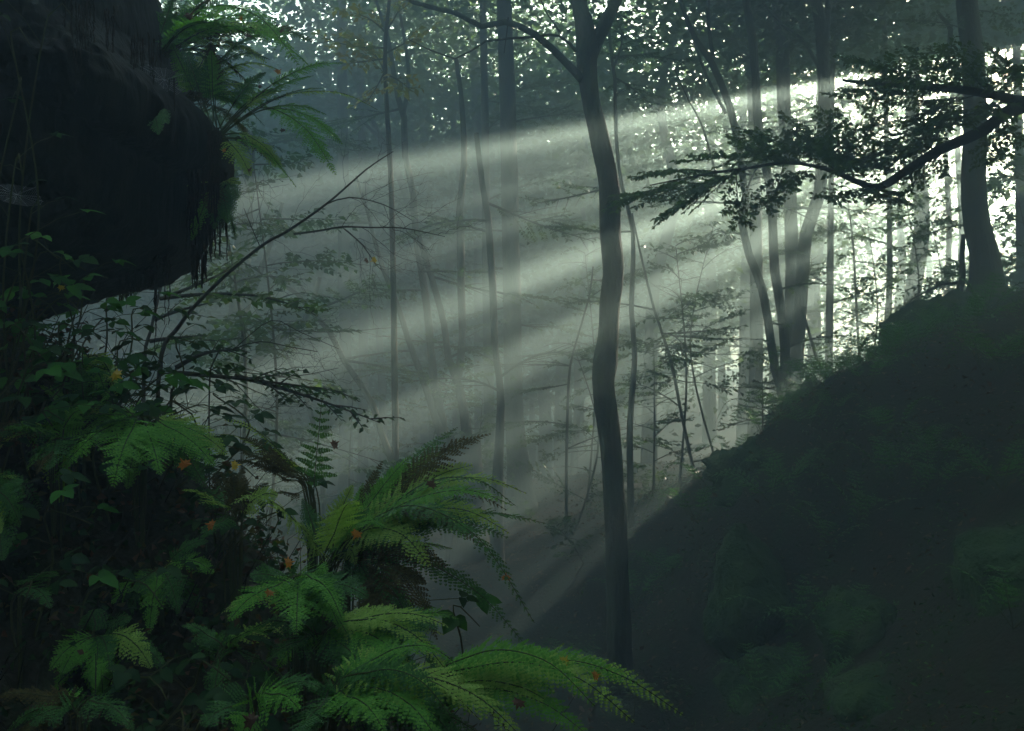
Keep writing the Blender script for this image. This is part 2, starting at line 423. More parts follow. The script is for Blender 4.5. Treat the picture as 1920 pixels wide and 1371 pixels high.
# main tree of the picture
t = tree('tall dark sinuous trunk rising from the gully floor in the centre, forked at top', 10.0,
 [[(1087,0,30),(1094,40,33),(1100,85,40),(1101,128,37),(1107,182,33),(1122,255,35),(1138,328,37),(1144,365,40),(1144,435,37.6),(1149,508,38),(1143,581,37),
   (1140,639,39),(1134,679,45),(1131,727,39),(1142,800,42),(1149,873,40),(1156,1053,41),(1162,1236,48),(1165,1300,58)],
  [(1165,-30,20),(1155,0,22),(1138,40,24),(1118,78,26),(1106,110,26)],
  [(700,-40,6),(775,0,8),(855,31,9),(903,46,10),(947,40,11),(1001,69,12),(1056,106,14),(1090,150,17)],
  [(764,73,2),(852,106,3.5),(910,84,4),(1001,66,5),(1049,66,5),(1083,106,7),(1095,125,8)],
  [(1010,-20,2),(1020,10,3),(1049,66,4)],
  [(945,100,1.5),(951,50,2.5),(953,40,3)]],
 seg=34, rough=0.10, name='beech_tree', flare=1.9, height=11)

# right tree on the slope with flared roots
t = tree('straight thick trunk with flared roots on the crest of the right slope', 15.0,
 [[(1816,0,38),(1822,100,40),(1826,250,41),(1828,330,44),(1833,420,47),(1841,470,51),(1848,520,60),(1852,560,76),(1852,590,108)],
  [(1806,440,8),(1808,488,10),(1799,525,12),(1800,555,14),(1812,590,18)],
  [(1690,590,2),(1715,560,3),(1745,543,4),(1772,533,5),(1800,530,7)],
  [(1925,562,14),(1900,555,22),(1875,552,30),(1862,535,22)],
  [(1785,615,10),(1815,590,22),(1838,560,26)],
  [(1757,20,4),(1770,30,7),(1777,60,9),(1780,110,9)]],
 seg=18, rough=0.05, flare=1.2, height=14, crown=(9.5, 3.2, 4, 110, 80, .12),
 limbs=[((1826,60),(1690,40),-.5,.8),((1830,250),(1905,330),.3,1),((1826,20),(1905,60),.6,1),((1834,420),(1690,470),.6,.8),((1800,530),(1640,560),.3,.6),
        ((1780,100),(1640,110),.6,.7)])

mid = [
 ('slender trunk left of the forked trunk, joining it at the mossy knoll', 15.6,
  [[(1399,0,15),(1410,73,16),(1417,146,16),(1421,219,17),(1430,292,17),(1443,347,17),(1450,435,17),(1453,508,18),(1464,581,18),(1472,654,19),(1474,750,24)]], 4),
 ('crooked leaning trunk with a forked top, at the left of the knoll trio', 15.0,
  [[(1275,0,8),(1304,73,10),(1333,113,13),(1359,175,14),(1377,237,14),(1395,347,13),(1399,383,14),(1390,412,15),(1402,470,15),(1410,490,16),(1428,537,16),(1439,599,16),(1453,690,17),(1474,756,24)],
   [(1327,-10,7),(1331,50,7),(1335,113,8)], [(1265,-20,3),(1286,22,4),(1311,117,5),(1338,165,6),(1362,212,7)], [(1265,130,2),(1295,190,3),(1315,240,4),(1345,330,4)]], 4),
 ('thick pale trunk with a bend halfway, right of the knoll trio', 18.0,
  [[(1530,0,22),(1541,55,23),(1545,182,24),(1541,290,25),(1537,365,24),(1512,438,24),(1503,526,25),(1492,690,27),(1488,750,34)],
   [(1558,-20,12),(1553,30,14),(1545,90,16)], [(1430,5,4),(1470,45,5),(1500,75,6),(1540,130,7)]], 6),
 ('broad faint trunk behind the slender knoll trunk', 20.0, [[(1457,0,22),(1466,73,25),(1470,182,26),(1480,330,24),(1484,500,26),(1484,720,30)]], 6),
 ('pale hazy trunk left of the knoll, low in the mist', 23.0, [[(1405,-5,18),(1415,300,22),(1418,560,25),(1417,720,27)]], 6),
 ('thin upright trunk just right of the bent pale trunk', 20.0, [[(1566,-5,9),(1560,200,10),(1557,435,12),(1556,540,14),(1554,738,16)]], 8),
 ('lone narrow trunk rising behind the right slope boulder', 22.0, [[(1656,0,9),(1661,219,10),(1668,365,11),(1668,435,11),(1667,545,12),(1658,690,15)]], 9),
 ('very thin pole between the two narrow right trunks', 22.0, [[(1590,380,3),(1600,464,4),(1606,580,5),(1614,720,6)]], 6),
 ('faint trunk at the upper right edge of the picture', 27.0, [[(1903,0,14),(1908,130,15),(1912,400,17),(1915,560,20)]], 7),
 ('leaning sapling trunk on the knoll right side', 17.5, [[(1490,540,3),(1508,595,5),(1530,668,6),(1550,722,8)]], 2),
 # left of the main trunk
 ('upright dark stem, left one of the clump on the old stump', 15.5,
  [[(705,0,5),(725,60,8),(746,182,10),(757,219,12),(760,292,12),(775,365,12),(779,435,13),(790,508,13),(801,581,14),(808,654,14),(815,727,16),(826,782,20),(834,855,24),(846,930,34)],
   [(745,0,5),(765,130,7),(757,219,9)]], 5),
 ('slanting stem in the middle of the clump on the old stump', 15.5,
  [[(770,380,7),(783,435,10),(797,482,11),(819,555,12),(833,610,12),(841,672,13),(855,709,15),(870,774,18),(877,847,24),(872,930,36)],
   [(855,109,8),(866,200,10),(870,310,12),(861,401,14),(863,435,15),(865,545,15),(866,636,14),(859,705,16)]], 5),
 ('thin stem leaning far left out of the stump clump', 15.2,
  [[(668,330,4),(690,400,6),(698,435,7),(717,501,9),(746,574,10),(764,632,11),(782,683,12),(804,745,13),(819,793,15),(838,860,20)]], 3),
 ('leaning thin trunk behind the upright fern frond', 13.5,
  [[(505,515,6),(530,535,7),(558,552,8),(584,585,9),(617,621,10),(644,676,10),(673,716,11),(700,763,12),(713,807,12),(724,836,13),(742,884,15),(760,960,18)]], 2),
 ('slightly bowed trunk left of the broad straight trunk', 14.5,
  [[(893,250,9),(905,350,11),(914,400,12),(917,435,13),(924,545,14),(928,650,13),(936,709,13),(939,763,15),(936,836,17),(932,930,24)]], 5),
 ('broad straight pale trunk in the mist left of the main tree', 18.5,
  [[(945,0,28),(952,200,30),(957,435,32),(960,545,33),(962,700,34),(965,800,36),(972,870,42),(976,930,56)]], 8),
 ('hazy trunk half hidden behind the bowed trunk', 21.0, [[(905,-5,12),(910,250,14),(912,520,16),(915,640,18),(920,920,24)]], 6),
 ('wide faint trunk far left above the shrub', 22.0, [[(640,0,18),(642,200,20),(645,435,22),(648,700,23),(648,890,28)]], 6),
 ('faint trunk second from left in the mist', 25.0, [[(672,0,12),(680,300,15),(682,480,17),(680,890,20)]], 5),
 ('dim trunk seen low between the leaning trunk and the stump clump', 33.0, [[(795,-5,12),(797,400,18),(799,800,22),(801,880,26)]], 5),
 ('stout dim trunk with a side limb behind the bare sapling', 15.5,
  [[(470,250,20),(455,450,32),(445,600,38),(445,700,40),(447,830,50)], [(600,520,8),(570,600,12),(520,640,16),(462,690,22)], [(530,380,6),(500,470,10),(462,580,18)]], 5),
 ('thin leaning stem in front of the stout dim trunk', 16.0, [[(470,560,4),(485,590,6),(555,698,8),(584,780,9),(605,890,11)]], 2),
 ('leaning trunk crossing the upper left mist', 24.0, [[(640,60,6),(673,164,10),(702,237,12),(739,310,13),(771,401,14),(800,560,16),(815,860,20)], [(590,150,3),(636,182,5),(717,266,7)]], 6),
 ('slanting faint trunk beside the fern tips of the rock', 25.0, [[(585,230,7),(600,270,9),(655,346,11),(690,440,12),(712,640,13),(720,880,16)]], 6),
 ('twin faint trunk high in the middle, left of the main fork', 28.0, [[(876,0,14),(888,90,16),(893,200,17),(897,500,18),(900,900,22)]], 6),
 ('thin knotty trunk close behind the main trunk, leafy at its foot', 14.0,
  [[(1140,0,5),(1147,109,6),(1153,146,7),(1155,255,7),(1165,347,7),(1187,435,8),(1184,581,10),(1190,672,10),(1181,800,12),(1184,1000,13)]], 4),
 ('thin sapling leaning left on the crest right of the main trunk', 14.5, [[(1185,400,3),(1202,480,4),(1227,581,5),(1257,672,6),(1275,763,6),(1297,866,7),(1310,905,9)]], 7),
 ('curved thin stem amid leaves left of the main trunk', 15.0, [[(1112,500,3),(1104,560,3.5),(1075,660,4),(1066,720,5),(1062,880,6)]], 8),
]
for (lab, Y, st, au) in mid:
    far = Y > 19
    tree(lab, Y, st, seg=10 if not far else 8, auto=au, autolen=(0.9, 2.0) if not far else (1.2, 2.6), leaf=0.075 if not far else 0.10,
         zspan=(-1.5, 4.5) if not far else (-1, 8), crown=(9.4, 2.9, 3.6, 100, 74, .18) if st[0][0][1] <= 5 else None,
         leafmat='beech_leaf' if not far else 'far_leaf', height=12.5)

# understorey saplings with layered leaves, placed where the photograph shows leaf masses
def sapling(label, px, py, Y, h, n, spread, leaf=0.075, leafmat='beech_leaf', group=None, name='sapling', lean=0.0, gaps=True, low=.25):
    b = at(px, py, Y); g = gz(b[0], b[1]); b[2] = g - 0.1
    e = b + np.array([lean, rng.normal() * .2, h])
    root = empty(name, b); tag(root, label, 'sapling', group)
    mid_ = (b + e) / 2 + np.array([rng.normal() * .25, rng.normal() * .2, 0])
    mb = MB(); tube(mb, [b, mid_, e], [0.02, 0.014, 0.004], 6, step=.2, rough=.05); mb.build('trunk', M['bark'], root)
    P, _ = smooth_path([b, mid_, e], [1, 1, 1], .1)
    n = int(n * 1.5)
    for k in range(n):
        s = low + (1 - low) * (k + rng.random()) / n
        p = P[min(len(P) - 1, int(s * len(P)))]
        a = k * 2.4 + rng.normal() * .3
        L = spread * (1.15 - .75 * s) * rng.uniform(.7, 1.15)
        wood, lv = MB(), MB()
        spray(wood, lv, p, np.array([math.cos(a), math.sin(a), rng.uniform(-.15, .7)]), L * rng.uniform(.7, 1.15), leaf * 1.15, 1.9, rng.uniform(.1, .3), r0=.008, gaps=gaps, tilt=.55)
        br = wood.build('branch', M['bark'], root)
        if lv.n: lv.build('foliage', M[leafmat], br)
    return root
sapling('dark leafy sapling spreading in front of the stump clump', 850, 900, 16.0, 2.9, 13, 1.5)
sapling('leafy sapling beneath the bowed trunk with drooping sprays', 905, 905, 17.0, 2.4, 10, 1.2)
sapling('bright leafy sapling right of the main trunk, catching the beams', 1270, 880, 14.0, 3.6, 15, 1.4, low=.45)
sapling('small forked maple sapling standing on the crest left of the main trunk', 1043, 905, 13.0, 0.95, 8, .55, .085, low=.5)
sapling('broad leafy sapling between the broad straight trunk and the main trunk', 1075, 900, 15.5, 3.0, 15, 1.5, low=.2)
sapling('leafy sapling with bright upper leaves high left of the main trunk', 1100, 880, 18.0, 4.6, 10, 1.5, low=.6)
sapling('hazy sapling at the foot of the slope right of the main trunk', 1225, 880, 15.0, 2.3, 12, 1.2)
sapling('leafy sapling left of the knoll in the brightest beam', 1345, 850, 16.5, 4.0, 14, 1.6, low=.35)
sapling('slim leafy sapling in the light behind the right slope', 1620, 700, 19.0, 3.4, 14, 1.5)
sapling('leafy sapling beside the narrow right trunk', 1690, 690, 18.0, 3.2, 12, 1.4)
sapling('sapling with fine bright leaves behind the crest tree', 1745, 620, 20.0, 3.4, 13, 1.7)
sapling('leafy sapling at the right picture edge beyond the crest', 1900, 560, 19.0, 3.5, 13, 1.7)
sapling('sapling with leaning leaves left of the leaning trunk', 665, 900, 15.0, 2.8, 10, 1.3)
sapling('dim leafy sapling below the hanging moss', 470, 860, 14.0, 3.0, 13, 1.6)
sapling('tall leafy sapling behind the rock ferns', 470, 860, 9.5, 4.9, 16, 1.6, leafmat='dark_leaf', low=.45)
sapling('light green sapling close behind the fern on the rock brow', 390, 840, 8.5, 4.6, 16, 1.3, low=.5)

# background wood: tall trees whose crowns close the view and shape the sunbeams
def back_tree(x, y, h, label, group, dens=(104, 92, .25), gaps=True):
    g = gz(x, y); root = empty('forest_tree', (x, y, g - .2)); tag(root, label, 'tree', group)
    r = rng.uniform(.09, .26); lean = rng.normal(size=2) * .5
    wob = rng.normal(size=(7, 2)) * np.linspace(0, .28, 7)[:, None]
    P = [np.array([x + lean[0] * t * t + wob[i, 0], y + lean[1] * t * t + wob[i, 1], g - .2 + h * t]) for i, t in enumerate(np.linspace(0, 1, 7))]
    mb = MB(); tube(mb, P, np.array([r * 1.35, r, r * .92, r * .8, r * .65, r * .45, r * .2]), 8, step=.6, rough=.05); mb.build('trunk', M['bark'], root)
    mb = MB()
    crown_clumps(mb, np.array([x + lean[0] * .5, y + lean[1] * .5, g + h * .52]), rng.uniform(2.6, 3.4), h * .48, *dens, (1.0, .17), gaps=gaps)
    if mb.n: mb.build('crown', M['far_leaf'], root)
# rows lying across the sun direction
k = 0
for w in (27, 31, 36, 43, 50):
    for u in np.arange(-27, 7, 4.0):
        uu = u + rng.uniform(-1.4, 1.4); ww = w + rng.uniform(-2, 2)
        x = ww * math.sin(R(SUN_AZ)) + uu * SU[0]; y = ww * math.cos(R(SUN_AZ)) + uu * SU[1]
        if y < 8: continue
        back_tree(x, y, rng.uniform(14.2, 15.6) if w < 32 else rng.uniform(13, 14.8), 'tall hazy tree of the background wood with a leafy crown', 'tall trees closing the background wood', (104, 92, .25 if w < 40 else .33)); k += 1
for (x, y) in [(-14, 34), (-18, 26), (-9, 38), (-22, 36), (-3, 44), (-13, 46), (7, 47), (-26, 46), (-12, 24), (-16, 17), (-9, 30), (-4, 37), (-6, 29), (-11, 20), (-8, 22), (-17, 40), (-8, 46), (3, 52), (-20, 52), (-5, 54), (-30, 40), (-13, 28), (-7.5, 33.5), (2.5, 38), (5, 45), (1, 32.5), (4, 34.5), (-1, 30), (6.5, 38), (-4.5, 27), (1.2, 28.5), (4.2, 30), (-2.2, 33.5), (-7, 31), (7.2, 33), (2.8, 25.5), (-9.5, 27), (0.2, 36)]:
    back_tree(x + rng.normal(), y + rng.normal(), rng.uniform(12.6, 14.4), 'tall hazy tree of the background wood with a leafy crown', 'tall trees closing the background wood', (108, 90, .25 if y < 36 else .33), gaps=x > -3)

# ------------------------------------------------------------------ stones
def boulder(label, px, py, Y, rx, ry, rz, mat='moss', seed=0, name='boulder', n=64, rough=.34, cat='boulder', tilt=0.0, group=None):
    c = at(px, py, Y); mb = MB()
    th = np.linspace(0, math.pi, n // 2 + 1); ph = np.arange(n) / n * 2 * math.pi
    V = []
    for a in th:
        for b in ph:
            d = np.array([math.sin(a) * math.cos(b), math.sin(a) * math.sin(b), math.cos(a)])
            q = Vector(d * 1.3) + Vector((seed * 3.1, seed, 0))
            k = 1 + rough * (mnoise.noise(q) * 1.3 + .7 * mnoise.noise(q * 2.3) + .45 * mnoise.noise(q * 5) + .25 * mnoise.noise(q * 11))
            k *= 1 - .10 * abs(d[2]) ** 6
            p = d * k * np.array([rx, ry, rz])
            V.append(c + np.array([p[0] + tilt * p[2], p[1], p[2]]))
    m_ = len(th)
    i = np.arange(m_ - 1)[:, None] * n; j = np.arange(n)[None]; j2 = (j + 1) % n
    f = np.stack([i + j, i + n + j, i + n + j2, i + j2], -1).reshape(-1, 4)
    mb.add(np.array(V), f)
    o = mb.build(name, M[mat], origin=c); tag(o, label, cat, group); return o
boulder('mossy boulder jutting from the crest left of the flared trunk', 1752, 612, 14.6, .62, .8, .50, seed=2, tilt=.35)
boulder('rounded mossy knoll stone at the foot of the trio of trunks', 1520, 800, 14.6, .62, .7, .55, seed=5)
boulder('mossy ledge stone at the left end of the right slope', 1420, 900, 11.1, .50, .6, .42, seed=7)
boulder('mossy stone halfway up the right slope below the jutting boulder', 1655, 755, 13.2, .55, .7, .5, seed=9)
import bmesh
def crag(label, px, py, Y, rx, ry, rz, seed, mat='moss'):
    """an angular rock: hull of a few points, broken up by noise"""
    c = at(px, py, Y); r2 = np.random.default_rng(seed)
    bm = bmesh.new()
    for q in unit(r2.normal(size=(15, 3))) * np.array([rx, ry, rz]) * r2.uniform(.8, 1.1, (15, 1)): bm.verts.new(q)
    bmesh.ops.convex_hull(bm, input=bm.verts)
    bmesh.ops.triangulate(bm, faces=bm.faces)
    bmesh.ops.bevel(bm, geom=bm.edges[:], offset=.06 * min(rx, rz), segments=2, affect='EDGES')
    for k in range(4):
        long_ = [e for e in bm.edges if e.calc_length() > .07]
        if not long_ or len(bm.verts) > 9000: break
        bmesh.ops.subdivide_edges(bm, edges=long_, cuts=1, use_grid_fill=True); bmesh.ops.triangulate(bm, faces=bm.faces)
    bm.normal_update()
    for v in bm.verts:
        q = v.co + Vector((seed, 0, 0))
        v.co += v.normal * (.05 * mnoise.noise(q * 3) + .04 * mnoise.noise(q * 8) + .02 * mnoise.noise(q * 20))
    me = bpy.data.meshes.new('rock'); bm.to_mesh(me); bm.free(); me.materials.append(M[mat])
    for p in me.polygons: p.use_smooth = True
    o = bpy.data.objects.new('rock', me); col.objects.link(o); o.location = tuple(c); tag(o, label, 'rock'); return o
crag('tall dark rock face standing at the left foot of the right slope', 1400, 1130, 9.5, .42, .7, .75, 3)
crag('dark squat rock low at the foot of the right slope', 1455, 1290, 8.8, .55, .7, .35, 4)
crag('large dark rock at the middle of the shaded right slope', 1680, 1180, 8.1, .6, .8, .6, 5)
crag('dark flat-topped rock at the bottom of the shaded right slope', 1700, 1350, 6.9, .6, .7, .35, 6)
crag('upright dark rock by the right picture edge', 1885, 1110, 6.9, .4, .6, .6, 8)

# overhanging rock, upper left: modelled from its outline with a depth of its own
OUT = [(-420, -60), (-200, -200), (0, -220), (200, -150), (252, -40), (268, 25), (276, 90), (300, 132), (342, 178), (384, 216), (403, 256), (402, 300), (388, 333), (350, 338),
       (344, 400), (337, 455), (300, 490), (262, 514), (225, 533), (170, 548), (100, 570), (0, 600), (-200, 640), (-420, 560), (-520, 200)]
RC = np.array([130.0, 230.0]); RY = 3.75
def build_rock():
    o = np.array(OUT, float) - RC
    ang = np.unwrap(np.arctan2(o[:, 1], o[:, 0])); rad = np.hypot(o[:, 0], o[:, 1])
    k = np.argsort(np.mod(ang, 2 * math.pi)); a = np.mod(ang, 2 * math.pi)[k]; r = rad[k]
    a = np.concatenate([a - 2 * math.pi, a, a + 2 * math.pi]); r = np.tile(r, 3)
    nph, nth = 330, 100
    V = []
    for t in np.linspace(-math.pi / 2, math.pi / 2, nth + 1):
        for p in np.arange(nph) / nph * 2 * math.pi:
            rr = np.interp(p, a, r) / F * RY
            ct = max(0, math.cos(t)) ** .62; st = math.sin(t)
            d = np.array([math.cos(p) * rr * ct, 0.85 * st, -math.sin(p) * rr * ct])
            c = at(RC[0], RC[1], RY)
            q = Vector((d[0] * 2.4, d[1] * 2.4, d[2] * 1.2))
            led = abs(((d[2] * 2.6 + .35 * mnoise.noise(q * .8)) % 1.0) - .5) - .25; s_ = 1 + .05 * led + (.05 * mnoise.noise(q) + .028 * mnoise.noise(q * 2.7) + .026 * mnoise.noise(q * 7) + .014 * mnoise.noise(q * 17)) * (1 if abs(st) > .15 else .6)
            V.append(c + d * np.array([s_, 1 + 3 * (s_ - 1), s_]))
    i = np.arange(nth)[:, None] * nph; j = np.arange(nph)[None]; j2 = (j + 1) % nph
    f = np.stack([i + j, i + j2, i + nph + j2, i + nph + j], -1).reshape(-1, 4)
    mb = MB(); mb.add(np.array(V), f)
    c = at(RC[0], RC[1], RY)
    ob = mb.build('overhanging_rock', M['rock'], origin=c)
    tag(ob, 'huge black overhanging rock filling the upper left corner', 'rock')
build_rock()

# roots and moss hanging from the rock
def fringe(label, spans, count, thick, name='hanging_roots', cat='roots', clump=6):
    """spans: (px x0, x1, y top, y bottom, Y) columns that the strands fill"""
    x0 = spans[0][0]; y0 = spans[0][2]; Y0 = spans[0][4]
    root = empty(name, at(x0, y0, Y0)); tag(root, label, cat, 'roots hanging from the rock')
    tot = sum(abs(s_[1] - s_[0]) for s_ in spans)
    for (a, b, yt, yb, Y) in spans:
        for k in range(max(2, int(count * abs(b - a) / tot))):
            mb = MB()
            px = rng.uniform(a, b); Yk = Y + rng.normal() * .05
            L = yb - yt; end = yt + L * rng.uniform(.55, 1.02); top = yt + rng.uniform(-10, 12)
            n = max(5, int((end - top) / 9)); w = 0; P = []; r = []
            for i in range(n + 1):
                w += rng.normal() * .9; f_ = i / n
                P.append(at(px + w, top + (end - top) * f_, Yk) + np.array([0, rng.normal() * .004, 0]))
                r.append(thick * rng.uniform(.5, 1.5) * (1.0 - .65 * f_) + .0006)
            tube(mb, P, r, 4)
            for i in range(1, n, 2):                                    # fuzzy side rootlets
                e = P[i] + np.array([rng.normal() * .012, rng.normal() * .012, -abs(rng.normal()) * .022])
                tube(mb, [P[i], e], [r[i] * .5, .0004], 3)
            mb.build('root', M['root'], root)
fringe('thick fringe of black moss and roots hanging off the rock nose', [(356, 424, 320, 490, 3.72), (362, 388, 470, 540, 3.72), (385, 412, 250, 420, 3.66), (352, 372, 325, 400, 3.7)], 150, .0042)
fringe('short black root tassels dangling under the rock belly', [(222, 245, 520, 572, 3.7), (245, 262, 515, 555, 3.7), (262, 285, 500, 545, 3.7), (285, 318, 480, 512, 3.72)], 60, .004)
fringe('thin brown roots draped over the upper rock face', [(255, 300, 70, 260, 3.42), (190, 215, 20, 210, 3.2), (240, 262, 60, 230, 3.3), (300, 330, 150, 330, 3.5), (120, 180, 0, 180, 3.05)], 46, .0018)
fringe('two slender vines hanging below the rock belly', [(312, 320, 470, 640, 3.8), (292, 300, 500, 700, 3.8)], 4, .0022)

# spider web stretched between the rock and the fern stems
def web(label, cx, cy, Y, rpx, group='spider webs on the rock'):
    mb = MB(); c = at(cx, cy, Y); root = empty('spider_web', c); tag(root, label, 'web', group)
    n = 13; P = []
    for i in range(n):
        a = i / n * 2 * math.pi + rng.normal() * .08; r_ = rpx / F * Y * rng.uniform(.7, 1.15)
        P.append(c + np.array([math.cos(a) * r_ * .8, math.cos(a) * .10 + .03 * math.sin(a), math.sin(a) * r_]))
    for p in P: tube(mb, [c, p], [.0004, .0004], 3)
    mb.build('radial_thread', M['web'], root); mb = MB()
    for q in np.linspace(.15, .95, 11):
        ring = [c + (p - c) * q - np.array([0, 0, .002]) for p in P]; tube(mb, ring + ring[:1], [.00028] * (n + 1), 3)
    mb.build('spiral_thread', M['web'], root)
web('pale spider web slung between the rock brow and fern stems', 308, 150, 3.45, 34)
web('small torn web at the left edge under the rock', 32, 365, 2.9, 26)

# ------------------------------------------------------------------ ferns
def frond_mesh(mb, path, rad, width, stipe=.25, normal=(0, -.35, 1), npin=24, droop=.12, rib=0, leafm=1, density=1.0, twist=0.0, toothed=True):
    """a twice-divided frond: stalk, rows of pinnae, each with rows of small lobed pinnules"""
    P, r = smooth_path(path, rad, .02)
    tube(mb, P, r, 5, mat=rib, cap=False)
    seg = np.linalg.norm(np.diff(P, axis=0), axis=1); cum = np.concatenate([[0], np.cumsum(seg)]); Ltot = cum[-1]
    T = unit(np.gradient(P, axis=0)); nrm0 = unit(np.array(normal, float))
    bpos = []; bl = []; bdir = []; bn = []; bw = []; gap = Ltot * (1 - stipe) / npin
    for k in range(npin):
        t = (k + .5) / npin
        s = Ltot * (stipe + (1 - stipe) * (t ** .92))
        i = min(len(P) - 2, int(np.searchsorted(cum, s) - 1)); i = max(i, 0)
        p = P[i] + (P[i + 1] - P[i]) * ((s - cum[i]) / max(seg[i], 1e-6)); tg = T[i]
        nr = unit(nrm0 - tg * (nrm0 @ tg))
        if twist:
            b_ = np.cross(tg, nr); a_ = twist * t; nr = nr * math.cos(a_) + b_ * math.sin(a_)
        side = np.cross(tg, nr)
        prof = (min(1.0, .62 + 1.9 * t) * (1 - t) ** .85 + .03) * (rng.uniform(.25, .6) if rng.random() < .05 else 1)
        for sg in (1, -1):
            L = width * prof * rng.uniform(.82, 1.1)
            d0 = unit(side * sg + tg * (.32 + .35 * t) + nr * rng.normal() * .13)
            m_ = max(4, int(L / .0077 * density))
            q = (np.arange(m_) + .6) / m_
            dn = np.array([0, 0, -1.0])
            c = p + d0 * L * q[:, None] + dn * droop * L * (q ** 2)[:, None] + tg * .10 * L * (q ** 2)[:, None]
            tube(mb, np.array([p, p + d0 * L * .5 + dn * droop * L * .25 + tg * .025 * L, p + d0 * L + dn * droop * L + tg * .1 * L]),
                 np.array([.0009, .0007, .0003]), 3, mat=leafm, cap=False)
            pd = unit(np.gradient(c, axis=0)) if m_ > 1 else d0[None]
            ps = np.cross(pd, nr); 
            ll = (min(L * .22, gap * .66) * (1 - q) ** .75 * (1 + .12 * np.sin(np.arange(m_) * 1.9)) + .002) * rng.uniform(.85, 1.1, m_)
            for sg2 in (1, -1):
                bpos.append(c); bl.append(ll); bdir.append(ps * sg2 + pd * .55 + rng.normal(size=(m_, 3)) * .10)
                bn.append(np.repeat(nr[None], m_, 0) + rng.normal(size=(m_, 3)) * .22); bw.append(np.full(m_, L / m_))
    pos = np.concatenate(bpos); ll = np.concatenate(bl); d = unit(np.concatenate(bdir)); nn = np.concatenate(bn); w = np.concatenate(bw)
    sd = unit(np.cross(nn, d)); nn = np.cross(d, sd)
    n = len(pos); ww = (w * .54)[:, None]; L1 = ll[:, None]
    # lobed pinnule: base, two shoulders, two waists, tip
    a0 = pos; l1 = pos + d * L1 * .28 + sd * ww; r1 = pos + d * L1 * .28 - sd * ww
    l2 = pos + d * L1 * .68 + sd * ww * .72 - nn * L1 * .06; r2 = pos + d * L1 * .68 - sd * ww * .72 - nn * L1 * .06
    tip = pos + d * L1 - nn * L1 * .18
    V = np.stack([a0, l1, r1, l2, r2, tip], 1).reshape(-1, 3)
    k = np.arange(n)[:, None] * 6
    mb.add(V, k + np.array([[1, 2, 4, 3]]), np.concatenate([k + np.array([[0, 2, 1]]), k + np.array([[3, 4, 5]])]), leafm)

def fern(label, base, fronds, group=None, stalk='stalk', extra_fronds=1.25, npn=None):
    """base: (px, py, Y); fronds: (tip px, tip py, tip Y, arch, half width m, material, stipe)"""
    b = at(*base); g = gz(b[0], b[1])
    on_rock = base[1] < 430 and base[0] < 460
    foot = b.copy()
    if not on_rock: foot[2] = min(b[2], g - .02)
    root = empty('fern', foot); tag(root, label, 'fern', group)
    more = []
    for fr in fronds:
        while rng.random() < extra_fronds * .55:
            q = list(fr); q[0] += rng.normal() * 45 - 12; q[1] += rng.normal() * 34 + 10; q[2] += rng.uniform(-.05, .3); q[3] *= rng.uniform(.6, 1.4); q[4] *= rng.uniform(.6, .95)
            q[5] = ['fern', 'fern_dark', 'fern_dark', 'fern_pale', 'fern_brown'][int(rng.integers(5))] if q[5] != 'fern_brown' else q[5]
            more.append(q)
            if len(more) > 9: break
    for fr in list(fronds) + more:
        tx, ty, tY, arch, w, mt = fr[:6]; stipe = fr[6] if len(fr) > 6 else .28
        e = at(tx, ty, tY); L = np.linalg.norm(e - b)
        c1 = b + (e - b) * .38 + np.array([0, 0, arch * L]); c2 = b + (e - b) * .74 + np.array([0, 0, arch * L * .85])
        j = np.array([rng.normal() * .012, rng.normal() * .012, 0])
        path = [b + j, c1, c2, e]; extra = 0
        if np.linalg.norm(foot - b) > .04:
            path = [foot + j * .6] + path; extra = np.linalg.norm(foot - b)
        r0 = .0024 + .0012 * L
        st = (extra + stipe * L * (1 + arch)) / (extra + L * (1 + arch))
        mb = MB()
        nx = e - b
        # blade faces up and, for the fronds that hang towards us, also towards the viewer
        nvec = np.array([rng.normal() * .16, -.45 + rng.normal() * .2, 1.0])
        if abs(nx[0]) < .12 * L or arch < .06: nvec = np.array([rng.normal() * .3, -1.0, .35])
        frond_mesh(mb, path, list(np.linspace(r0, .0007, len(path))), w, st, nvec, npin=npn or int(22 + L * 17), droop=rng.uniform(.08, .28), twist=rng.normal() * .35)
        mb.build('frond', [M[stalk], M[mt]], root, smooth=False)
    return root

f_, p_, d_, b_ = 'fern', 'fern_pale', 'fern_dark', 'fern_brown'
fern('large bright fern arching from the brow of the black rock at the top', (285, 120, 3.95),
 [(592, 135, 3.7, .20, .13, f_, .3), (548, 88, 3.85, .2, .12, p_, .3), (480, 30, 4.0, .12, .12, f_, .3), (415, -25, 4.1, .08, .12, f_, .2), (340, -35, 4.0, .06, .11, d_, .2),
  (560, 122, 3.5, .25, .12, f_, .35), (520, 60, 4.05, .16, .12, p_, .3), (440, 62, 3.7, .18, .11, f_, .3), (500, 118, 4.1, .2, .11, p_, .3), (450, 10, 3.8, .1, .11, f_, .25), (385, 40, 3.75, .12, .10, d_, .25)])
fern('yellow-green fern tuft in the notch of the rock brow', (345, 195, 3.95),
 [(520, 130, 3.9, .18, .10, p_, .3), (480, 175, 4.0, .18, .10, p_, .3), (430, 100, 4.0, .1, .10, f_, .25), (460, 210, 4.0, .2, .08, f_, .3), (400, 80, 4.1, .05, .1, p_, .2)])
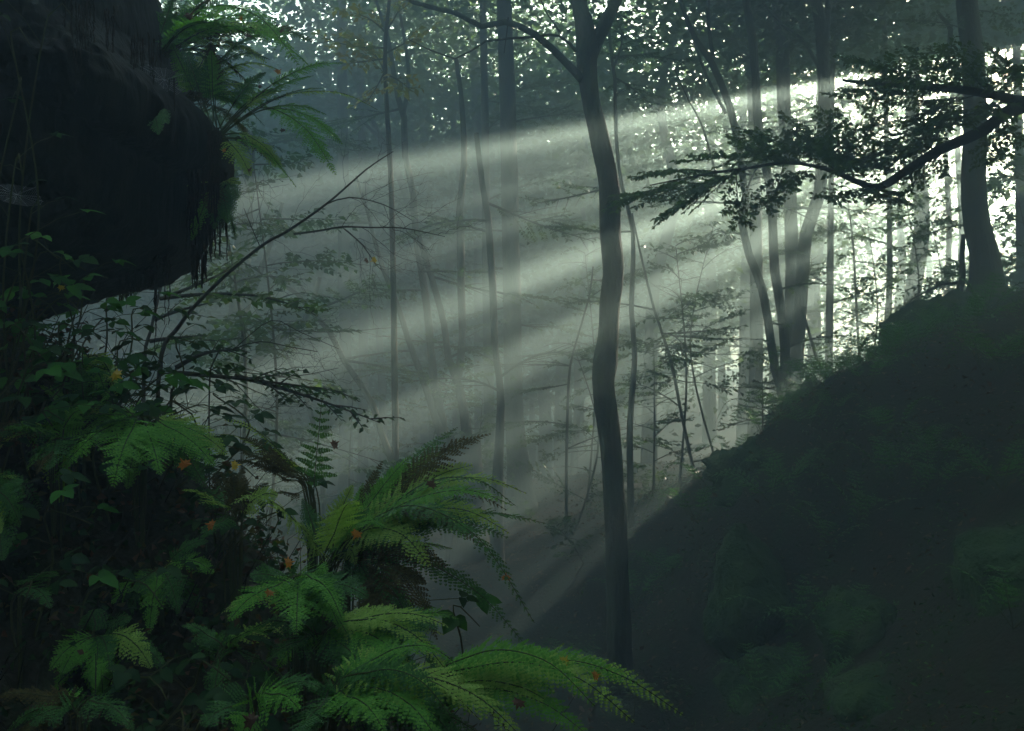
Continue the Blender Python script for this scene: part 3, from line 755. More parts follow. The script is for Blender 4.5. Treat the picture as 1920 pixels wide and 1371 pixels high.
fern('wiry fern with long bare stems fanning from the rock nose', (404, 260, 3.72),
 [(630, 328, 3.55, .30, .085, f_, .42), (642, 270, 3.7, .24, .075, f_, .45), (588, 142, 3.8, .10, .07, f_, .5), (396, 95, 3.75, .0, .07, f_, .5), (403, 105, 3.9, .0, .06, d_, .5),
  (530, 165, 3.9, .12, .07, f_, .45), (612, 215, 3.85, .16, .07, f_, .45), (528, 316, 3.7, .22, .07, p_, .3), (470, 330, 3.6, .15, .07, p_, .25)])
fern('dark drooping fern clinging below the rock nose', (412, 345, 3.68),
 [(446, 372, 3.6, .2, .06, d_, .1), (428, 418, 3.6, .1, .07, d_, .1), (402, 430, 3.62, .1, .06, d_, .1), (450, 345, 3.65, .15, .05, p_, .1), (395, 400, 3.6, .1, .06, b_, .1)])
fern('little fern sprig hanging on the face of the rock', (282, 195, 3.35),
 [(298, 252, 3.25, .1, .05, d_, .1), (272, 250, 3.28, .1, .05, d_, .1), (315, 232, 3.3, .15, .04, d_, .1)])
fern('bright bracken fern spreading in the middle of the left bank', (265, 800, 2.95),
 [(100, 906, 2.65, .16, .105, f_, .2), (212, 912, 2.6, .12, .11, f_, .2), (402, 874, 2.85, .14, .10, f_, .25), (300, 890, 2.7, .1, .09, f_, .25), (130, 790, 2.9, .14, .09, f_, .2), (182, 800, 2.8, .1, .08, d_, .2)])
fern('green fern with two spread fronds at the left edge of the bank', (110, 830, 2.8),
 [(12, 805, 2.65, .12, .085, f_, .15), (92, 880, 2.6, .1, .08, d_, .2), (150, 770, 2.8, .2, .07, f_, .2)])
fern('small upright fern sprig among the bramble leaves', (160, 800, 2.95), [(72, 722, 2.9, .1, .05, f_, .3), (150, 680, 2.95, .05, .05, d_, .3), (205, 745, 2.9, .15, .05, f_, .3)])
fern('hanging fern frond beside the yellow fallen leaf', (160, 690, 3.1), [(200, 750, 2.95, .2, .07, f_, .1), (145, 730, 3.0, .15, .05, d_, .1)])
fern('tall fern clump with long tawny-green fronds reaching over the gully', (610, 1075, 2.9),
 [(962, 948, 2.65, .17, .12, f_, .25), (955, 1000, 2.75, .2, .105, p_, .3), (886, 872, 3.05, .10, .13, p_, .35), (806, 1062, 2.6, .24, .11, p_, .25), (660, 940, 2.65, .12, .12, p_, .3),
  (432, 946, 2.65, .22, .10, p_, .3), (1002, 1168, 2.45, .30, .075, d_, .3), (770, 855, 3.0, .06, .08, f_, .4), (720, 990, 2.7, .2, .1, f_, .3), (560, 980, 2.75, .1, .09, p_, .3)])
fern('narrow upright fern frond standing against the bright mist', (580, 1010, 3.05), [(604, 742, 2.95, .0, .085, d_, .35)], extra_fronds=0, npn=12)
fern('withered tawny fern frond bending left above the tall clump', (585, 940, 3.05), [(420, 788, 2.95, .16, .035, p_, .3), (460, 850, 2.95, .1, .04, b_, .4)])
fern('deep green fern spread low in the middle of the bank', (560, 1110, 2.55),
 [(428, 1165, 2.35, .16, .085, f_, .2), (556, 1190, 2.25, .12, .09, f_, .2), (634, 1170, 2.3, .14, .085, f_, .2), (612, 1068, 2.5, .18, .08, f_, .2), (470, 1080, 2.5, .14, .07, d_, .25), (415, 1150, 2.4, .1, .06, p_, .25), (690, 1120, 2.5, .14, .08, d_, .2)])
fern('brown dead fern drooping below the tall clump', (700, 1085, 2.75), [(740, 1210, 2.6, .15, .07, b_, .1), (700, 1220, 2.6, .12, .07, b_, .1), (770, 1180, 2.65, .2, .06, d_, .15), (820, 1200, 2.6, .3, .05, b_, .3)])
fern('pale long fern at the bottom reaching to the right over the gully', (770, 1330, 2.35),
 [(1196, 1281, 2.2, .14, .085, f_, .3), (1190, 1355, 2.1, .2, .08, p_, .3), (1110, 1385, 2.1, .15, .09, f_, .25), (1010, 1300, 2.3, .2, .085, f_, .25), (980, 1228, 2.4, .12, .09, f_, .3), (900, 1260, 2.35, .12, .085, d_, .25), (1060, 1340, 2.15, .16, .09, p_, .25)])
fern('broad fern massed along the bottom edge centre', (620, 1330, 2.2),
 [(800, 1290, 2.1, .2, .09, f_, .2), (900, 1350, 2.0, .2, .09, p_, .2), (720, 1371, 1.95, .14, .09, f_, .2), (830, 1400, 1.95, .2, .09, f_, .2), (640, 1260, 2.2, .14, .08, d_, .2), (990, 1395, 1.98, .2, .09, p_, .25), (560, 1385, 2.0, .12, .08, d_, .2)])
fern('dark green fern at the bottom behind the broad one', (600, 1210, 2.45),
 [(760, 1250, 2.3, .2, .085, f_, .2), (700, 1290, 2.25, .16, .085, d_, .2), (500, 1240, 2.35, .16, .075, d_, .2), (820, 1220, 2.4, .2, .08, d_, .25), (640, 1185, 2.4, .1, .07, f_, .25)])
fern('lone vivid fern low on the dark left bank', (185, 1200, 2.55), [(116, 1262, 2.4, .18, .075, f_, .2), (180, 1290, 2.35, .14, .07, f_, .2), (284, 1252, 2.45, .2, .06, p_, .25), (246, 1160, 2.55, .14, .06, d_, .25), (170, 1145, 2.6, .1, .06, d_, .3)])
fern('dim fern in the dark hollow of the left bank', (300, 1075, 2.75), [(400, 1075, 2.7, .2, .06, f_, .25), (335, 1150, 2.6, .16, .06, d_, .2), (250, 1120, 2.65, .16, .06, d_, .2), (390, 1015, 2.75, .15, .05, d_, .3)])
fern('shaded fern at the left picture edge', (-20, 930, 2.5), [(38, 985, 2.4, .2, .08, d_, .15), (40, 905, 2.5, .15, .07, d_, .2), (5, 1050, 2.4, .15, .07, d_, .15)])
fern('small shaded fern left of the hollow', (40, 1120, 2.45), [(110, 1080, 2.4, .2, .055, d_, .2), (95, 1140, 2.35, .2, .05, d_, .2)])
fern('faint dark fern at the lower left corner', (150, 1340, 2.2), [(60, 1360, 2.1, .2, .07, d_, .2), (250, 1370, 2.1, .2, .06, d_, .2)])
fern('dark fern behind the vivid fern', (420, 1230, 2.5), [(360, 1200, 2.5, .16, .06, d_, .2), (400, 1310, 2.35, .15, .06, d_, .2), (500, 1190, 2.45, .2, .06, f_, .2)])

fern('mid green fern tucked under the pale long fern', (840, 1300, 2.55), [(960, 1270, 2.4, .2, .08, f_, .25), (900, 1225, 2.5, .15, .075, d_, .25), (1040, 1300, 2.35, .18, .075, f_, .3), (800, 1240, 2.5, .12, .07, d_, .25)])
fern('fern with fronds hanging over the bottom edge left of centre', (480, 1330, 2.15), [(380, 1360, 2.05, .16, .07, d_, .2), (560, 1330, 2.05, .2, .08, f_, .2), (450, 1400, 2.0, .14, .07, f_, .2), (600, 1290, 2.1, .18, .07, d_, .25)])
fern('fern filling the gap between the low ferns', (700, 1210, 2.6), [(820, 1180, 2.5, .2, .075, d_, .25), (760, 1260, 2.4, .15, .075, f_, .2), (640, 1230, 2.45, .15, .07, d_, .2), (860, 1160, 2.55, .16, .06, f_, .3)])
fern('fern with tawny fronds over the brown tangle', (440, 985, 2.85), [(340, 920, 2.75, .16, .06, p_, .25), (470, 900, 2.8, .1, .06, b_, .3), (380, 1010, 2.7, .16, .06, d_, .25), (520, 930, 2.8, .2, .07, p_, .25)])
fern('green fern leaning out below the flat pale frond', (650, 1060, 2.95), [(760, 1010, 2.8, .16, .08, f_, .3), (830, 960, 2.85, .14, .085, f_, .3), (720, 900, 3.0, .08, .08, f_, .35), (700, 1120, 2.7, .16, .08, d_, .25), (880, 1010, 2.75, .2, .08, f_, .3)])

# ferns on the right slope: one plant copied
def small_fern(loc, label, group):
    root = empty('small_fern', loc); tag(root, label, 'fern', group)
    for k in range(6):
        a = k * 1.05 + rng.normal() * .2; L = rng.uniform(.42, .62)
        b = np.array(loc, float); e = b + np.array([math.cos(a) * L, math.sin(a) * L, .08]); 
        path = [b, b + (e - b) * .4 + np.array([0, 0, .20]), b + (e - b) * .75 + np.array([0, 0, .2]), e]
        mb = MB(); frond_mesh(mb, path, [.003, .002, .0015, .0007], .10, .2, (0, -.1, 1), npin=15, density=.42)
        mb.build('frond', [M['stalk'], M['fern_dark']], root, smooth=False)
    return root
def copy_tree(o, parent=None):
    c = o.copy(); col.objects.link(c)
    if parent: c.parent = parent
    for ch in list(o.children): copy_tree(ch, c)
    return c
SF = [(1235, 985, 12.2, 'bright little fern caught by the lowest beam beside the main trunk'), (1540, 860, 12.8, None), (1600, 830, 12.8, None), (1460, 900, 11.5, None), (1700, 800, 12, None),
      (1560, 960, 10.5, None), (1650, 900, 10.8, None), (1480, 1010, 10, None), (1760, 740, 12, None), (1850, 690, 11.5, None), (1840, 800, 9.8, None), (1880, 930, 8, None), (1740, 1000, 8.8, None),
      (1610, 1040, 9.2, None), (1900, 1180, 6.2, None), (1000, 1180, 11.0, None), (1060, 1190, 11.0, None), (940, 1190, 11.0, None), (980, 1240, 10.2, None), (1520, 790, 13.9, None), (1580, 780, 13.9, None), (1640, 765, 13.8, None), (1785, 640, 13.7, None)] + [(1200 + 44 * i + rng.normal() * 12, 1000 - 32 * i, 11.6 + .17 * i + rng.normal() * .3, None) for i in range(13)] + [(rng.uniform(1400, 1900), 0, rng.uniform(7.5, 12.5), None) for i in range(22)]
sf0 = None; sfs = []
for (px, py, Y, lab) in SF:
    p = at(px, py, Y); p[2] = gz(p[0], p[1]) + .02
    if sf0 is None: sf0 = small_fern(p, lab, 'small ferns on the gully floor and right slope'); continue
    c = copy_tree(sf0); c.location = tuple(p); c.rotation_euler = (rng.normal() * .15, rng.normal() * .15, rng.uniform(0, 6.28)); s_ = rng.uniform(.8, 1.5); c.scale = (s_, s_, s_)
    sfs.append((px / 1, c))

ORD = ['first', 'second', 'third', 'fourth', 'fifth', 'sixth', 'seventh', 'eighth', 'ninth', 'tenth', 'eleventh', 'twelfth', 'thirteenth', 'fourteenth', 'fifteenth', 'sixteenth', 'seventeenth', 'eighteenth', 'nineteenth', 'twentieth']
bands = {}
for px, c in sfs:
    x, y, z = c.location; X = 960 + F * x / y; Y_ = 685 - F * z / y
    bands.setdefault('on the gully floor behind the foreground ferns' if X < 1150 else 'along the low left end of the slope crest' if X < 1380 and Y_ < 960 else 'at the upper right edge of the slope crest' if Y_ < 700 else 'high on the right slope near its crest' if Y_ < 760 else 'just below the crest of the right slope' if Y_ < 800 else 'halfway up the mossy right slope' if Y_ < 950 else 'low on the dark right slope', []).append((X, c))
for k, v in bands.items():
    for i, (X, c) in enumerate(sorted(v, key=lambda q: q[0])): c['label'] = ORD[min(i, 19)] + ' small dark fern from the left ' + k

# ------------------------------------------------------------------ broad-leaved brambles
def leaf_shape(L=1.0, W=.62, fold=.10, curl=.18, n=7, teeth=.06):
    V = []; 
    for i in range(n + 1):
        t = i / n; w = W * .5 * (math.sin(math.pi * min(1, t ** .72)) ** .85) if 0 < t < 1 else 0.0
        w *= 1 + teeth * (1 if i % 2 else -1)
        z = -curl * t * t
        V += [(-w, t * L, z + fold * w * 2), (0, t * L, z), (w, t * L, z + fold * w * 2)]
    f = []
    for i in range(n):
        a = i * 3; f += [(a, a + 1, a + 4, a + 3), (a + 1, a + 2, a + 5, a + 4)]
    return np.array(V), f
leaf_meshes = {}
for mt in ('bramble', 'dark_leaf', 'bright_bramble'):
    for k in range(3):
        V, f = leaf_shape(1, .60 + .07 * k, .08 + .05 * k, .12 + .1 * k)
        mb = MB(); mb.add(V, f); o = mb.build('leaf', M[mt]); leaf_meshes[mt, k] = o.data; bpy.data.objects.remove(o)
from mathutils import Matrix
def put_leaf(parent, ploc, p, d, nrm, size, mt):
    d = unit(d); x = unit(np.cross(d, nrm)); z = np.cross(x, d)
    o = bpy.data.objects.new('leaf', leaf_meshes[mt, int(rng.integers(3))]); col.objects.link(o); o.parent = parent
    q = p - ploc
    o.matrix_local = Matrix(((x[0] * size, d[0] * size, z[0] * size, q[0]), (x[1] * size, d[1] * size, z[1] * size, q[1]), (x[2] * size, d[2] * size, z[2] * size, q[2]), (0, 0, 0, 1)))
def bramble(px, py, Y, nleaf, size, mt, label, group='bramble shrubs on the left bank', reach=.16, up=.5):
    tip = at(px, py, Y); g = gz(tip[0], Y)
    base = np.array([tip[0] - rng.uniform(.02, .2), Y + rng.uniform(0, .15), 0]); base[2] = gz(base[0], base[1]) - .02
    if base[2] > tip[2]: base[2] = tip[2] - .05
    root = empty('bramble_shrub', base); tag(root, label, 'shrub', group)
    mid_ = (base + tip) / 2 + np.array([rng.normal() * .05, rng.normal() * .03, .04])
    end = tip + np.array([rng.uniform(.0, .12), -rng.uniform(.0, .1), -rng.uniform(0, .06)])
    mb = MB(); P, r = smooth_path([base, mid_, tip, end], [.0035, .003, .0024, .0014], .03); tube(mb, P, r, 5)
    for k in range(nleaf):
        s_ = .35 + .65 * (k + rng.random() * .6) / nleaf; p = P[min(len(P) - 1, int(s_ * (len(P) - 1)))]
        a = k * 2.4 + rng.normal() * .4
        d = np.array([math.cos(a), math.sin(a) * .7 - .2, rng.uniform(-.15, up)])
        q = p + unit(d) * reach * rng.uniform(.5, 1.2); q[2] += .02
        tube(mb, np.array([p, (p + q) / 2 + np.array([0, 0, .012]), q]), np.array([.0014, .0012, .001]), 3, cap=False)
        nr = np.array([rng.normal() * .35, -.35 + rng.normal() * .3, 1.0]); sd = unit(np.cross(d, nr))
        dd = unit(d * np.array([1, 1, .2]) + np.array([0, 0, -.15]))
        put_leaf(root, base, q, dd, nr, size * rng.uniform(.85, 1.1), mt)
        for sg in (1, -1):
            put_leaf(root, base, q - dd * .012, dd * .35 + sd * sg, nr + sd * sg * .2 + rng.normal(size=3) * .15, size * rng.uniform(.65, .9), mt)
    mb.build('stem', M['stalk'], root)
    return root
lab_br = {'bramble': 'bramble shrub with broad green three-part leaves on the left bank', 'dark_leaf': 'shaded bramble shrub with dark leaves on the left bank'}
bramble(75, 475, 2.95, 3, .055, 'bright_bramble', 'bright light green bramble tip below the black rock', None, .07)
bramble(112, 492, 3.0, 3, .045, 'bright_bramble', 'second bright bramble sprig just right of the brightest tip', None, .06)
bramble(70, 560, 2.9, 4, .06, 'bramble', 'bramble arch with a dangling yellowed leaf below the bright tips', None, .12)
brs = []
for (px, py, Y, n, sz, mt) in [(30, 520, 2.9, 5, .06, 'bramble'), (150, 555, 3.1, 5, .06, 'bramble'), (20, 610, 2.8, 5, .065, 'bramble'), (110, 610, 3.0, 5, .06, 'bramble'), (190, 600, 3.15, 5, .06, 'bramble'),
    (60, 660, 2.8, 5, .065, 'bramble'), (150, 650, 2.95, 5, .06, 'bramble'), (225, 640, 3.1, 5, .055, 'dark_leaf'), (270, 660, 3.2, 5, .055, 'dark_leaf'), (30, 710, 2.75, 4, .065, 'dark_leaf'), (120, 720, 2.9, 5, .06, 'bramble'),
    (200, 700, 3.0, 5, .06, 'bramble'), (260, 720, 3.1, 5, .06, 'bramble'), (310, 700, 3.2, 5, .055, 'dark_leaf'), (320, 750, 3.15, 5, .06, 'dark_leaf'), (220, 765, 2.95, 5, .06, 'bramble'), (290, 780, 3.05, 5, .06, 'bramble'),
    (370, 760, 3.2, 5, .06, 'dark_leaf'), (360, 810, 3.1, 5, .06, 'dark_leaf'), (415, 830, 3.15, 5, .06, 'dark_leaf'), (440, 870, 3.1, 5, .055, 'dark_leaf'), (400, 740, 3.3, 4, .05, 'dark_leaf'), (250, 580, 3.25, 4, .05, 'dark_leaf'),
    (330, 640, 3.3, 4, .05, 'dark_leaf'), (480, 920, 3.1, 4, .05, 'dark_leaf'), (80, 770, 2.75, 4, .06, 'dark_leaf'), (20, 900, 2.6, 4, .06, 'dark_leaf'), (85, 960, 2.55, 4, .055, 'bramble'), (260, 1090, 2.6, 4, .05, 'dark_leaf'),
    (280, 1270, 2.35, 4, .055, 'dark_leaf'), (340, 1330, 2.25, 4, .055, 'dark_leaf'), (380, 1240, 2.4, 4, .055, 'dark_leaf'), (440, 1290, 2.3, 4, .055, 'dark_leaf'), (60, 1090, 2.4, 4, .055, 'dark_leaf'),  # low shrubs get the dark leaf colour for the unlit bank's shade
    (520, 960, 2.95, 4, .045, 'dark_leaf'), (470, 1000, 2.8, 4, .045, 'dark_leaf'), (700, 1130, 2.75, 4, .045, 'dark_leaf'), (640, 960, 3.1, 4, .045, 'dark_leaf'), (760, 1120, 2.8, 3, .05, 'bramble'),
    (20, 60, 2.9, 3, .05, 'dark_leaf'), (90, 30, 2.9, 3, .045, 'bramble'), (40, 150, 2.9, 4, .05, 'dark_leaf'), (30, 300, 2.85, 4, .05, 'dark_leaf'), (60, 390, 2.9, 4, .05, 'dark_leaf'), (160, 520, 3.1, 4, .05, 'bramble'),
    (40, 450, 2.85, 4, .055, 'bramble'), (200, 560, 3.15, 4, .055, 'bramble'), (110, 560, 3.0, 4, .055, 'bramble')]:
    o = bramble(px, py, Y, n, sz, mt, lab_br[mt]); brs.append((px, py, mt, o))
zone = lambda x, y: ('creeping against the black rock at the left edge' if y < 430 else 'just below the black rock' if y < 585 else 'above the long yellow leaf' if y < 680 else 'level with the long yellow leaf' if y < 790
    else 'beside the bright bracken fern' if y < 930 else 'below the bracken in the dark hollow' if y < 1140 else 'at the foot of the dark bank')
bz = {}
for px, py, mt, o in brs: bz.setdefault(zone(px, py), []).append((px, mt, o))
for k, v in bz.items():
    for i, (px, mt, o) in enumerate(sorted(v, key=lambda q: q[0])): o['label'] = ORD[i] + (' green bramble' if mt == 'bramble' else ' dark bramble') + ' from the left ' + k
# lime seedling with large pale leaves right of the clump
bramble(850, 1135, 2.9, 4, .075, 'bramble', 'pale green seedling with drooping heart-shaped leaves right of the clump', None, .07, .1)

# ------------------------------------------------------------------ ground cover and litter (nobody could count it)
def cover(name, label, n, area, size, mats, jitter=.04, tilt=.6, asp=.6):
    mb = MB()
    X = rng.uniform(area[0], area[1], n); Yv = rng.uniform(area[2], area[3], n)
    if len(area) > 4:
        k = area[4](X, Yv); X, Yv = X[k], Yv[k]
    z = gz_many(np.stack([X, Yv], 1)) + np.array([lump(a, b) for a, b in zip(X, Yv)])
    p = np.stack([X, Yv, z + np.abs(rng.normal(size=len(X))) * jitter], 1)
    nn = rng.normal(size=(len(p), 3)) * tilt + np.array([0, 0, 1.0])
    mi = rng.integers(len(mats), size=len(p))
    for k in range(len(mats)):
        s_ = mi == k
        leaf_quads(mb, p[s_], rand_unit(s_.sum(), .5), nn[s_], size * rng.uniform(.5, 1.2, s_.sum()), asp, .12, k)
    o = mb.build(name, [M[q] for q in mats]); tag(o, label, kind='stuff', cat='litter'); return o
cover('leaf_litter', 'fallen leaves strewn over the gully floor', 16000, (-5, 5, 8, 24), .07, ['litter', 'brown', 'litter'], .01, .35)
cover('undergrowth', 'low moss and small leaves covering the right slope', 42000, (1.2, 9, 4, 18, lambda X, Y: np.array([mnoise.noise(Vector((a * 1.1, b * 1.1, 4))) > -.12 + .2 * rng.random() for a, b in zip(X, Y)])), .05, ['dark_leaf', 'dark_leaf', 'fern_dark', 'litter'], .045, .9, .35)
cover('bank_undergrowth', 'tangle of small leaves and dead stalks covering the left bank', 15000, (-2.6, .4, 1.6, 5.2), .035, ['dark_leaf', 'brown', 'fern_brown', 'dark_leaf'], .09, .9)
def stalks():
    mb = MB()
    for i in range(420):
        x = rng.uniform(-1.7, .15); y = rng.uniform(1.9, 3.9); z = gz(x, y)
        L = rng.uniform(.08, .42); d = unit(np.array([rng.normal() * .5 + .25, rng.normal() * .4 - .1, 1.0]))
        b0 = np.array([x, y, z - .02]); e = b0 + d * L; e[2] -= .1 * L
        tube(mb, [b0, b0 + d * L * .55 + rng.normal(size=3) * .012, e + rng.normal(size=3) * .03], [.0022, .0017, .0008], 3)
    o = mb.build('dead_stalks', [M['dark_bark']]); tag(o, 'thin dead stalks standing in the tangle of the left bank', kind='stuff', cat='stalks')
stalks()

# ------------------------------------------------------------------ bare sapling, leafy sprays at the left
def twigs(mb, P, r, n, L, lvl=1, fwd=.8, plane=.35, side0=1):
    for k in range(n):
        t = .25 + .75 * (k + rng.random() * .7) / n; i = min(len(P) - 2, int(t * (len(P) - 1)))
        d = unit(P[i + 1] - P[i]); sg = side0 if k % 2 else -side0
        s_ = np.array([-d[2], 0, d[0]]) * sg
        dd = unit(d * fwd + s_ * rng.uniform(.4, .9) + np.array([0, rng.normal() * plane, 0]))
        l = L * (1.15 - .7 * t) * rng.uniform(.6, 1.2)
        q = [P[i], P[i] + dd * l * .5 + rng.normal(size=3) * .03 * l, P[i] + dd * l + d * .15 * l + rng.normal(size=3) * .05 * l]
        qq, rr = smooth_path(q, [r * .5, r * .35, r * .15], max(.02, l / 8)); qq[1:-1] += rng.normal(size=(len(qq) - 2, 3)) * .006
        tube(mb, qq, rr, 4, cap=False)
        if lvl > 0: twigs(mb, qq, max(r * .45, .0012), max(3, int(n * .5)), L * .42, lvl - 1, fwd, plane)
def bare_tree(label, Y, paths, ntw, L):
    P0 = at(paths[0][0][0], paths[0][0][1], Y); P0[2] = min(P0[2], gz(P0[0], Y))
    root = empty('bare_sapling', P0); tag(root, label, 'sapling')
    for i, pth in enumerate(paths):
        P, r = pix_path(pth, Y); P = [p + np.array([0, .08 * math.sin(j + i), 0]) for j, p in enumerate(P)]
        if i == 0 and P[0][2] > P0[2]: P = [P0 - np.array([0, 0, .05])] + P; r = [r[0] * 1.15] + r
        mb = MB(); q, rr = smooth_path(P, r, .05); tube(mb, q, rr, 7, rough=.05)
        if i: twigs(mb, q, rr[len(rr) // 2] * .8, ntw, L, 1)
        else: twigs(mb, q[len(q) // 2:], rr[-1] * 1.0, ntw, L, 1)
        mb.build('trunk' if i == 0 else 'branch', M['dark_bark'], root)
bare_tree('leafless dark sapling leaning right across the mist beside the rock', 5.0,
 [[(298, 700, 8), (328, 610, 8), (395, 533, 7), (490, 460, 6), (545, 436, 5.5), (620, 385, 4), (690, 318, 3), (735, 280, 1.5)],
  [(545, 436, 4.5), (600, 428, 4), (640, 425, 3.5), (700, 430, 3), (760, 432, 2.2), (835, 445, 1.2)],
  [(640, 425, 2.5), (680, 460, 2.5), (705, 495, 1.5), (720, 510, 1)],
  [(487, 463, 2), (478, 430, 2), (465, 395, 1.4)],
  [(620, 385, 2.5), (660, 375, 2.5), (720, 385, 2), (770, 410, 1.2)]], 8, .42)
bare_tree('tangle of thin leafless twigs spreading right above the upright fern', 4.4,
 [[(395, 690, 3), (430, 655, 3), (480, 640, 2.5), (540, 650, 2), (600, 660, 1.5)], [(430, 655, 2), (500, 600, 1.8), (560, 622, 1.5), (640, 655, 1)], [(400, 690, 2.2), (470, 700, 2), (560, 705, 1.6), (640, 690, 1)],
  [(390, 690, 2), (450, 720, 1.8), (500, 770, 1.4), (520, 750, 1)]], 9, .26)
def leafy(label, Y, trunk, limbs, leafmat='beech_leaf', leaf=.06):
    return tree(label, Y, [trunk], name='young_beech', top=False, seg=7, rough=.05, limbs=limbs, leaf=leaf, leafmat=leafmat, bark='dark_bark')
leafy('thin dark upright sapling with a long leafy limb under the rock', 5.6, [(318, 440, 4), (310, 500, 5), (296, 560, 6), (283, 620, 6), (270, 690, 7)],
      [((300, 560), (588, 592), -.3, 1.0), ((305, 560), (470, 480), .4, .8), ((290, 600), (430, 560), .2, .7), ((312, 500), (420, 440), .5, .8), ((280, 640), (400, 640), .2, .8), ((300, 540), (230, 520), .2, .6)])
leafy('low leafy limb reaching right toward the upright fern', 4.6, [(330, 690, 4), (325, 730, 5), (320, 760, 6)],
      [((330, 700), (640, 735), -.1, .6), ((440, 705), (700, 790), -.1, .6), ((330, 690), (470, 660), .2, .5)], 'dark_leaf', .045)

# ------------------------------------------------------------------ beech bough entering from the right edge
def bough():
    Y = 8.6; root = None
    tb = at(2075, 640, Y + .4); tb[2] = gz(tb[0], tb[1]) - .2
    root = empty('beech_tree', tb); tag(root, 'beech whose two dark leafy boughs reach in from the right edge', 'tree')
    mb = MB(); P = [tb, tb + np.array([0, 0, 1.2]), tb + np.array([.05, 0, 3.2]), tb + np.array([0, .1, 7.5])]
    tube(mb, P, [.26, .2, .18, .07], 12, step=.2, rough=.06); mb.build('trunk', M['bark'], root)
    paths = [[(2070, 215, 22), (1990, 190, 18), (1920, 185, 16), (1800, 174, 15), (1700, 168, 13), (1640, 156, 9), (1588, 143, 6)],
             [(2070, 190, 30), (1990, 185, 26), (1915, 200, 25), (1872, 220, 23), (1830, 252, 21), (1760, 282, 19), (1700, 322, 17), (1650, 350, 15), (1600, 345, 11), (1540, 320, 8), (1475, 303, 6), (1400, 312, 5), (1330, 325, 4), (1215, 352, 2)]]
    sprays = [
      [(1880, 180, 1700, 110, .3), (1820, 174, 1660, 120, -.5), (1750, 170, 1620, 200, .5), (1900, 186, 1760, 240, -.6), (1840, 176, 1700, 230, .4), (1930, 186, 1860, 90, .4), (1720, 168, 1590, 110, .5), (1690, 168, 1580, 180, -.4),
       (1860, 178, 1780, 80, -.3), (1800, 176, 1730, 270, .6), (1900, 186, 1920, 120, -.6), (1780, 172, 1640, 150, .7), (1840, 178, 1880, 280, .4)],
      [(1850, 235, 1720, 250, -.5), (1800, 268, 1640, 260, .5), (1760, 285, 1600, 310, -.4), (1700, 322, 1560, 290, .4), (1650, 350, 1560, 370, -.4), (1640, 350, 1500, 270, .3), (1600, 345, 1480, 215, .4), (1585, 340, 1560, 200, .3), (1570, 335, 1640, 215, -.3),
       (1540, 320, 1430, 255, .4), (1475, 303, 1370, 260, .2), (1480, 305, 1300, 300, -.3), (1420, 310, 1180, 360, .2), (1400, 312, 1250, 400, -.2), (1380, 316, 1390, 405, .2), (1450, 305, 1400, 240, -.5), (1470, 304, 1440, 380, -.3), (1330, 325, 1165, 375, .1),
       (1720, 310, 1740, 230, .3), (1680, 335, 1650, 260, .5), (1500, 310, 1490, 240, .3), (1620, 348, 1680, 380, .4), (1780, 275, 1690, 370, .5), (1520, 314, 1480, 350, .3), (1350, 322, 1210, 330, .4), (1900, 210, 1850, 300, .5), (1560, 328, 1600, 240, -.5), (1660, 348, 1590, 290, .6)]]
    for pth, spr in zip(paths, sprays):
        P, r = pix_path(pth, Y); P = [p + np.array([0, .12 * math.sin(j * 1.3), 0]) for j, p in enumerate(P)]
        mb = MB(); tube(mb, P, r, 9, step=.1, rough=.14)
        br = mb.build('branch', M['dark_bark'], root)
        lv = MB(); wd = MB()
        for (a, b, c, d, dy) in spr:
            p0 = at(a, b, Y); p1 = at(c, d, Y + dy); v = p1 - p0; L = np.linalg.norm(v)
            spray(wd, lv, p0, v + np.array([0, 0, .1 * L]), L * 1.05, .058, 2.3, .12, r0=.005, sides=int(8 + L * 11), tilt=.4)
        wd.build('twig', M['dark_bark'], br); lv.build('foliage', M['beech_leaf'], br)
bough()

# yellowing leaves high in the middle left
def yellow_maple():
    c = at(705, 85, 15.0)
    root = tree('maple with yellowing leaves high against the upper left mist', 11.5, [[(730, -5, 6), (722, 120, 8), (735, 400, 10), (742, 900, 14)]], name='maple_tree', seg=8, height=9,
                limbs=[((722, 60), (640, 20), -.4, 1), ((722, 110), (650, 120), .3, 1), ((724, 100), (800, 60), .3, 1), ((724, 150), (660, 60), .6, 1), ((724, 140), (770, 170), .2, 1), ((724, 130), (690, 190), -.5, 1), ((724, 60), (760, -20), .2, 1), ((724, 90), (600, 70), .1, 1)],
                leaf=.10, leafmat='yellow_leaf')
yellow_maple()

# old stump
def stump():
    Y = 15.5; c = at(868, 930, Y); g = gz(c[0], Y); root = empty('tree_stump', (c[0], Y, g - .1)); tag(root, 'broken old stump with a jagged rim holding the clump of stems', 'stump')
    mb = MB(); n = 22; top = at(868, 828, Y)[2]
    zs = np.linspace(g - .1, top, 9); V = []
    for i, z in enumerate(zs):
        for j in range(n):
            a = j / n * 6.283; r = .28 + .16 * (1 - i / 8) ** 2 + .06 * mnoise.noise(Vector((math.cos(a) * 1.5, math.sin(a) * 1.5, z * 1.2)))
            zz = z + (i == 8) * (.16 * mnoise.noise(Vector((math.cos(a) * 2.5, math.sin(a) * 2.5, 5))) + .12 * math.sin(a * 5)) 
            V.append((c[0] + .02 + math.cos(a) * r, Y + math.sin(a) * r, zz))
    i = np.arange(8)[:, None] * n; j = np.arange(n)[None]; j2 = (j + 1) % n
    mb.add(np.array(V), np.stack([i + j, i + j2, i + n + j2, i + n + j], -1).reshape(-1, 4)); mb.build('stump_wood', M['bark'], root)
    mb = MB(); p = at(898, 885, Y - .2); tube(mb, [p + np.array([-.1, 0, -.45]), p + np.array([.02, 0, -.15]), p, p + np.array([.02, 0, .08])], [.12, .10, .07, .02], 8, rough=.3); mb.build('knob', M['bark'], root)
stump()

